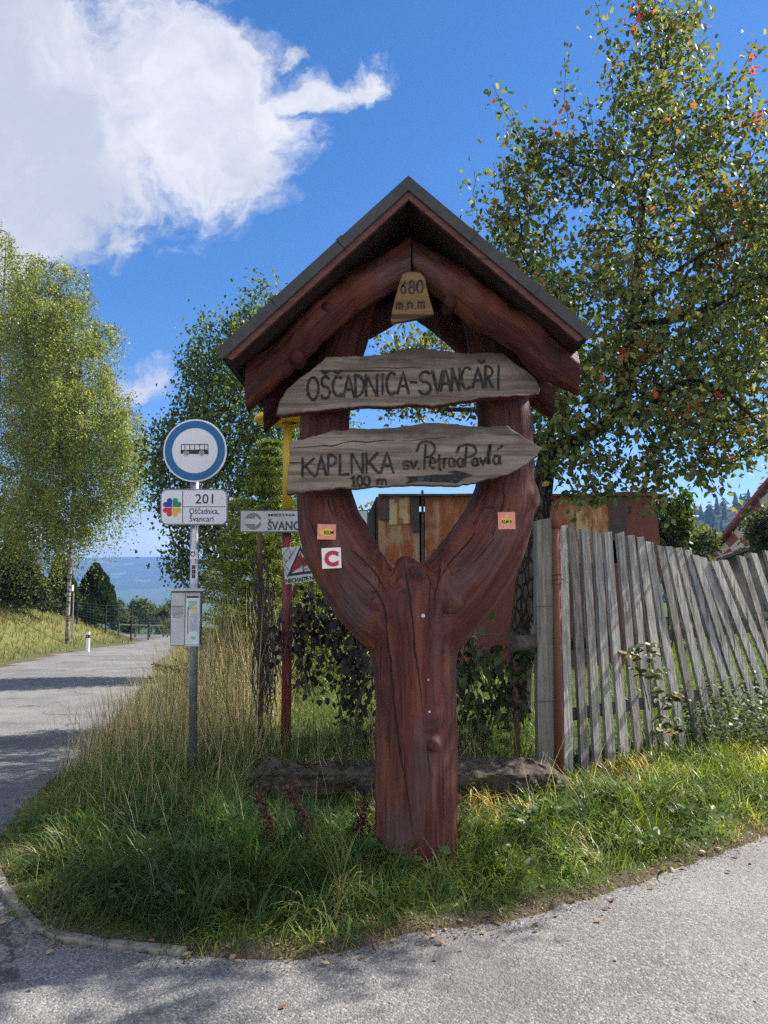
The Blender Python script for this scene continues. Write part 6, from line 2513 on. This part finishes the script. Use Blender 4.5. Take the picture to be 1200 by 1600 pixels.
t1 = tall(2600, (-2.9, -1.0, 5.7, 9.5), 1.35, 0, SC, [3, 4, 2, 1.5, 1.5], None, .0042, .24, lambda a, b: .16 + .84 * sst(a / b, -.32, -.20))
t7 = tall(1100, (-2.9, -.95, 5.0, 8.5), .9, 0, SC, [3, 4, 2, 2, 1.5], None, .0036, .75, lambda a, b: .3 + .7 * sst(a / b, -.34, -.2))
t2 = tall(3600, (-2.9, -.9, 4.4, 7.5), .40, 0, [(.50, .40, .2), (.58, .48, .28), (.17, .20, .06), (.12, .19, .035), (.16, .23, .045)], [.9, .8, 2, 5, 5], None, .0045, .55)
t3 = tall(1500, (-3.8, -1.5, 8.5, 14), 1.1, 0, SC, [3, 3, 2, 2, 1])
t5 = tall(420, (-2.6, 2.6, 3.0, 5.2), .5, 0, SC, [3, 3, 2, 1, 1], front, .0028, .5)
t6 = tall(700, (-1.1, 1.2, 5.5, 5.95), .55, 0, SC, [1, 1, 1, 3, 5])
t8 = tall(900, (-.95, 1.15, 5.32, 5.6), .22, 0, SC, [2, 2, 1, 3, 4], None, .004, .7)
n_ = 420
x_ = rng.uniform(-.9, 1.1, n_)
y_ = rng.uniform(4.75, 5.45, n_)
pos = np.stack([x_, y_, np.where(y_ > 5.05, .22, np.maximum(terrain(x_, y_), -.02) + .02) + .02 * rng.random(n_)], 1)
t9 = blades(pos, .10 + .16 * rng.random(n_), np.full(n_, .0035), rng.random(n_) * 2 * PI, rng.uniform(1.1, 1.5, n_), rng.normal(0, .25, n_), pick([(.20, .15, .08), (.10, .075, .045), (.30, .24, .13), (.06, .08, .03)], [3, 3, 1, 2], n_, .3), 3)
v, f, c_ = merge(t1, t2, t3, t5, t6, t7, t8, t9)
# seed heads on some of the tall stems
tag(link('dry_grass', np_mesh(v, f, c_), M['straw']), 'tall straw-coloured dry grass behind the bus stop pole', 'grass', None, 'stuff')

# meadow and yard grass behind the fences
MC = [(.12, .18, .032), (.16, .21, .04), (.20, .23, .05), (.08, .13, .025)]
m1 = tall(16000, (-1.4, 7.5, 6.0, 11), .22, 0, MC, [3, 3, 2, 2], None, .008, .4)
m2 = tall(12000, (-1.8, 11, 11, 20), .26, 0, MC, [3, 3, 2, 2], None, .016, .4)
v, f, c_ = merge(m1, m2)
tag(link('meadow_grass', np_mesh(v, f, c_), M['grass']), 'bright sunlit meadow grass behind the fences', 'grass', None, 'stuff')
# bank across the road
n_ = 26000
x_ = rng.uniform(-24, -6, n_)
y_ = rng.uniform(14, 46, n_)
ok = poly_sd(x_, y_, BANK) > .05
x_, y_ = x_[ok], y_[ok]
n_ = len(x_)
pos = np.stack([x_, y_, terrain(x_, y_) - .02], 1)
v, f, c_ = blades(pos, .22 * (.5 + rng.random(n_)), .03 * (.6 + .8 * rng.random(n_)), rng.random(n_) * 2 * PI, np.abs(rng.normal(0, .4, n_)), np.abs(rng.normal(0, .7, n_)), pick([(.14, .15, .035), (.19, .175, .055), (.09, .12, .028), (.26, .21, .09)], [3, 3, 2, 1.2], n_, .25), 3)
tag(link('bank_grass', np_mesh(v, f, c_), M['grass']), 'short yellow-green grass on the bank across the road', 'grass', None, 'stuff')

# ------------------------------------------------------------------ weeds by the fence, dock stalks, sapling, fallen leaves
n0 = 420
x_ = rng.uniform(2.6, 4.4, n0)
y_ = rng.uniform(6.0, 7.2, n0)
b_ = MB()
LP, LA = [], []
for X_, Y_ in zip(x_, y_):
    z_ = float(terrain(X_, Y_))
    h_ = rng.uniform(.25, .62)
    l_ = Vector((rng.normal(0, .08), rng.normal(0, .08), 0))
    p0, p1 = Vector((X_, Y_, z_)), Vector((X_, Y_, z_ + h_)) + l_
    b_.tube([p0, p0.lerp(p1, .5) + l_ * .2, p1], [.003, .0025, .0015], 3, 0, False)
    for t in np.linspace(.2, 1, 12):
        an = rng.random() * 6.28
        LP.append(p0.lerp(p1, t))
        LA.append((math.cos(an), math.sin(an), .35))
me = b_.mesh()
LP, LA = np.array(LP), np.array(LA)
n_ = len(LP)
v, f, c_ = cards(LP, LA + rng.normal(0, .2, LA.shape), np.tile([0, 0, 1.0], (n_, 1)) + rng.normal(0, .4, (n_, 3)), .042 * (.6 + .7 * rng.random(n_)), pick([(.08, .115, .04), (.12, .15, .06), (.17, .19, .10)], [3, 3, 1.0], n_, .25), LEAF4)
o = link('roadside_weeds', np_mesh(v, f, c_), M['leaf'])
tag(o, 'pale-leaved weeds crowding the foot of the picket fence', 'weeds', None, 'stuff')

for j, (px_, py_, Y_, lab) in enumerate(((1030, 1160, 6.15, 'young maple sapling with yellowing leaves growing through the pickets'),)):
    b0 = on_ground(px_, py_, Y_)
    rt_ = thing('maple_sapling', tuple(b0), lab, 'sapling')
    b_ = MB()
    LP = []
    for (x0, y0, x1, y1) in ((1020, 1170, 1012, 1010), (1015, 1110, 990, 1020), (1018, 1130, 1045, 1090), (1016, 1150, 1048, 1140), (1010, 1060, 1030, 1045)):
        a_, c_ = at(x0, y0, Y_), at(x1, y1, Y_ - .1)
        b_.tube([a_, a_.lerp(c_, .5) + Vector((.01, 0, .01)), c_], [.006, .004, .002], 4, 0, False)
        LP += [c_ + Vector(rng.normal(0, .05, 3)) for _ in range(7)] + [a_.lerp(c_, .6) + Vector(rng.normal(0, .05, 3)) for _ in range(3)]
    b_.build('stem', M['twig'], rt_)
    LP = np.array(LP)
    n_ = len(LP)
    # three-lobed leaves: three cards from each stalk
    LP = np.repeat(LP, 3, 0)
    az = np.repeat(rng.random(n_) * 6.28, 3) + np.tile([-.7, 0, .7], n_)
    ax = np.stack([np.cos(az), np.sin(az) * .6, np.full(3 * n_, -.25)], 1)
    v, f, c_ = cards(LP, ax, np.tile([0, -.5, 1.0], (3 * n_, 1)), np.full(3 * n_, .075), np.repeat(pick([(.07, .10, .025), (.22, .16, .03), (.05, .075, .02)], [3, 1, 2], n_, .2), 3, 0))
    link('leaves', np_mesh(v, f, c_), M['leaf'], rt_)

for (px_, py_, Y_, h_, tilt, lab) in ((500, 1330, 4.05, .34, -.5, 'reddish-brown dock stalk bending to the left in the grass'), (552, 1330, 4.1, .26, .25, 'shorter reddish-brown dock stalk close to the carved trunk'), (436, 1330, 4.1, .30, -.35, 'reddish-brown dock stalk farthest from the carved trunk')):
    b0 = on_ground(px_, py_, Y_)
    rt_ = thing('dock_plant', tuple(b0), lab, 'plant', 'dock stalks in the verge')
    b_ = MB()
    top = b0 + Vector((tilt * h_, -.05, h_))
    pts = [b0, b0.lerp(top, .5) + Vector((-tilt * .04, 0, .03)), top]
    b_.tube(pts, [.006, .004, .002], 5, 0, False)
    b_.build('stem', M['ruststake'], rt_)
    t = .3 + .7 * rng.random(420)
    P_ = np.array([b0.lerp(top, float(tt)) for tt in t]) + rng.normal(0, .016, (420, 3))
    v, f, c_ = cards(P_, rng.normal(size=(420, 3)), rng.normal(size=(420, 3)), .016 * (.6 + .8 * rng.random(420)), pick([(.09, .035, .022), (.055, .02, .015), (.13, .06, .035)], [3, 3, 1], 420, .3), LEAF4)
    link('seed_heads', np_mesh(v, f, c_), M['deadleaf'], rt_)

n0 = 170
ex = np.array([ground_at(*p) for p in edge_px])
k = rng.integers(0, len(ex) - 4, n0)
t = rng.random((n0, 1))
pos2 = ex[k] * t + ex[k + 1] * (1 - t) + rng.normal(0, .10, (n0, 2)) + np.array([0, -.05])
far_ = np.stack([rng.uniform(-1.6, 2.2, 12), rng.uniform(2.55, 3.3, 12)], 1)
pos2 = np.vstack([pos2, far_])
n_ = len(pos2)
z_ = np.maximum(terrain(pos2[:, 0], pos2[:, 1]), road_z(pos2[:, 1])) + .008
pos = np.stack([pos2[:, 0], pos2[:, 1], z_], 1)
az = rng.random(n_) * 6.28
nrm_ = rng.normal(0, .25, (n_, 3))
nrm_[:, 2] += 1
v, f, c_ = cards(pos, np.stack([np.cos(az), np.sin(az), rng.normal(0, .15, n_)], 1), nrm_, .030 * (.5 + .9 * rng.random(n_)), pick([(.30, .20, .12), (.20, .11, .06), (.38, .27, .15), (.12, .07, .045)], [3, 3, 2, 2], n_, .25))
n_ = 5200
k = rng.integers(0, len(ex) - 3, n_)
t = rng.random((n_, 1))
gp_ = ex[k] * t + ex[k + 1] * (1 - t) + np.stack([rng.normal(0, .06, n_), rng.normal(-.04, .07, n_)], 1)
gz_ = np.maximum(terrain(gp_[:, 0], gp_[:, 1]), road_z(gp_[:, 1])) + .003
az = rng.random(n_) * 6.28
v2, f2, c2 = cards(np.stack([gp_[:, 0], gp_[:, 1], gz_], 1), np.stack([np.cos(az), np.sin(az), rng.normal(0, .3, n_)], 1), np.tile([0, 0, 1.0], (n_, 1)) + rng.normal(0, .4, (n_, 3)), .009 * (.4 + 1.2 * rng.random(n_)), pick([(.16, .13, .10), (.10, .075, .05), (.24, .21, .17), (.05, .04, .03)], [3, 3, 2, 2], n_, .3), LEAF4)
tag(link('litter', np_mesh(v2, f2, c2), M['deadleaf']), 'crumbs of dead leaf and grit along the road edge', 'litter', None, 'stuff')
tag(link('fallen_leaves', np_mesh(v, f, c_), M['deadleaf']), 'dry brown leaves fallen along the road edge', 'leaves', None, 'stuff')

# ------------------------------------------------------------------ air
mt, q = new_mat('air')
pv = q.n('ShaderNodeVolumePrincipled')
pv.inputs['Color'].default_value = (.26, .47, 1.0, 1)
pv.inputs['Density'].default_value = .00026
pv.inputs['Anisotropy'].default_value = .2
q.out(pv.outputs[0], 'ShaderNodeOutputMaterial', 'Volume')
b_ = MB()
z0, z1 = -90, 77
b_.box((0, 1550, (z0 + z1) / 2), (6600, 3500, z1 - z0))
o = b_.build('haze', mt)
tag(o, 'thin bluish haze in the valley air', 'haze', None, 'stuff')
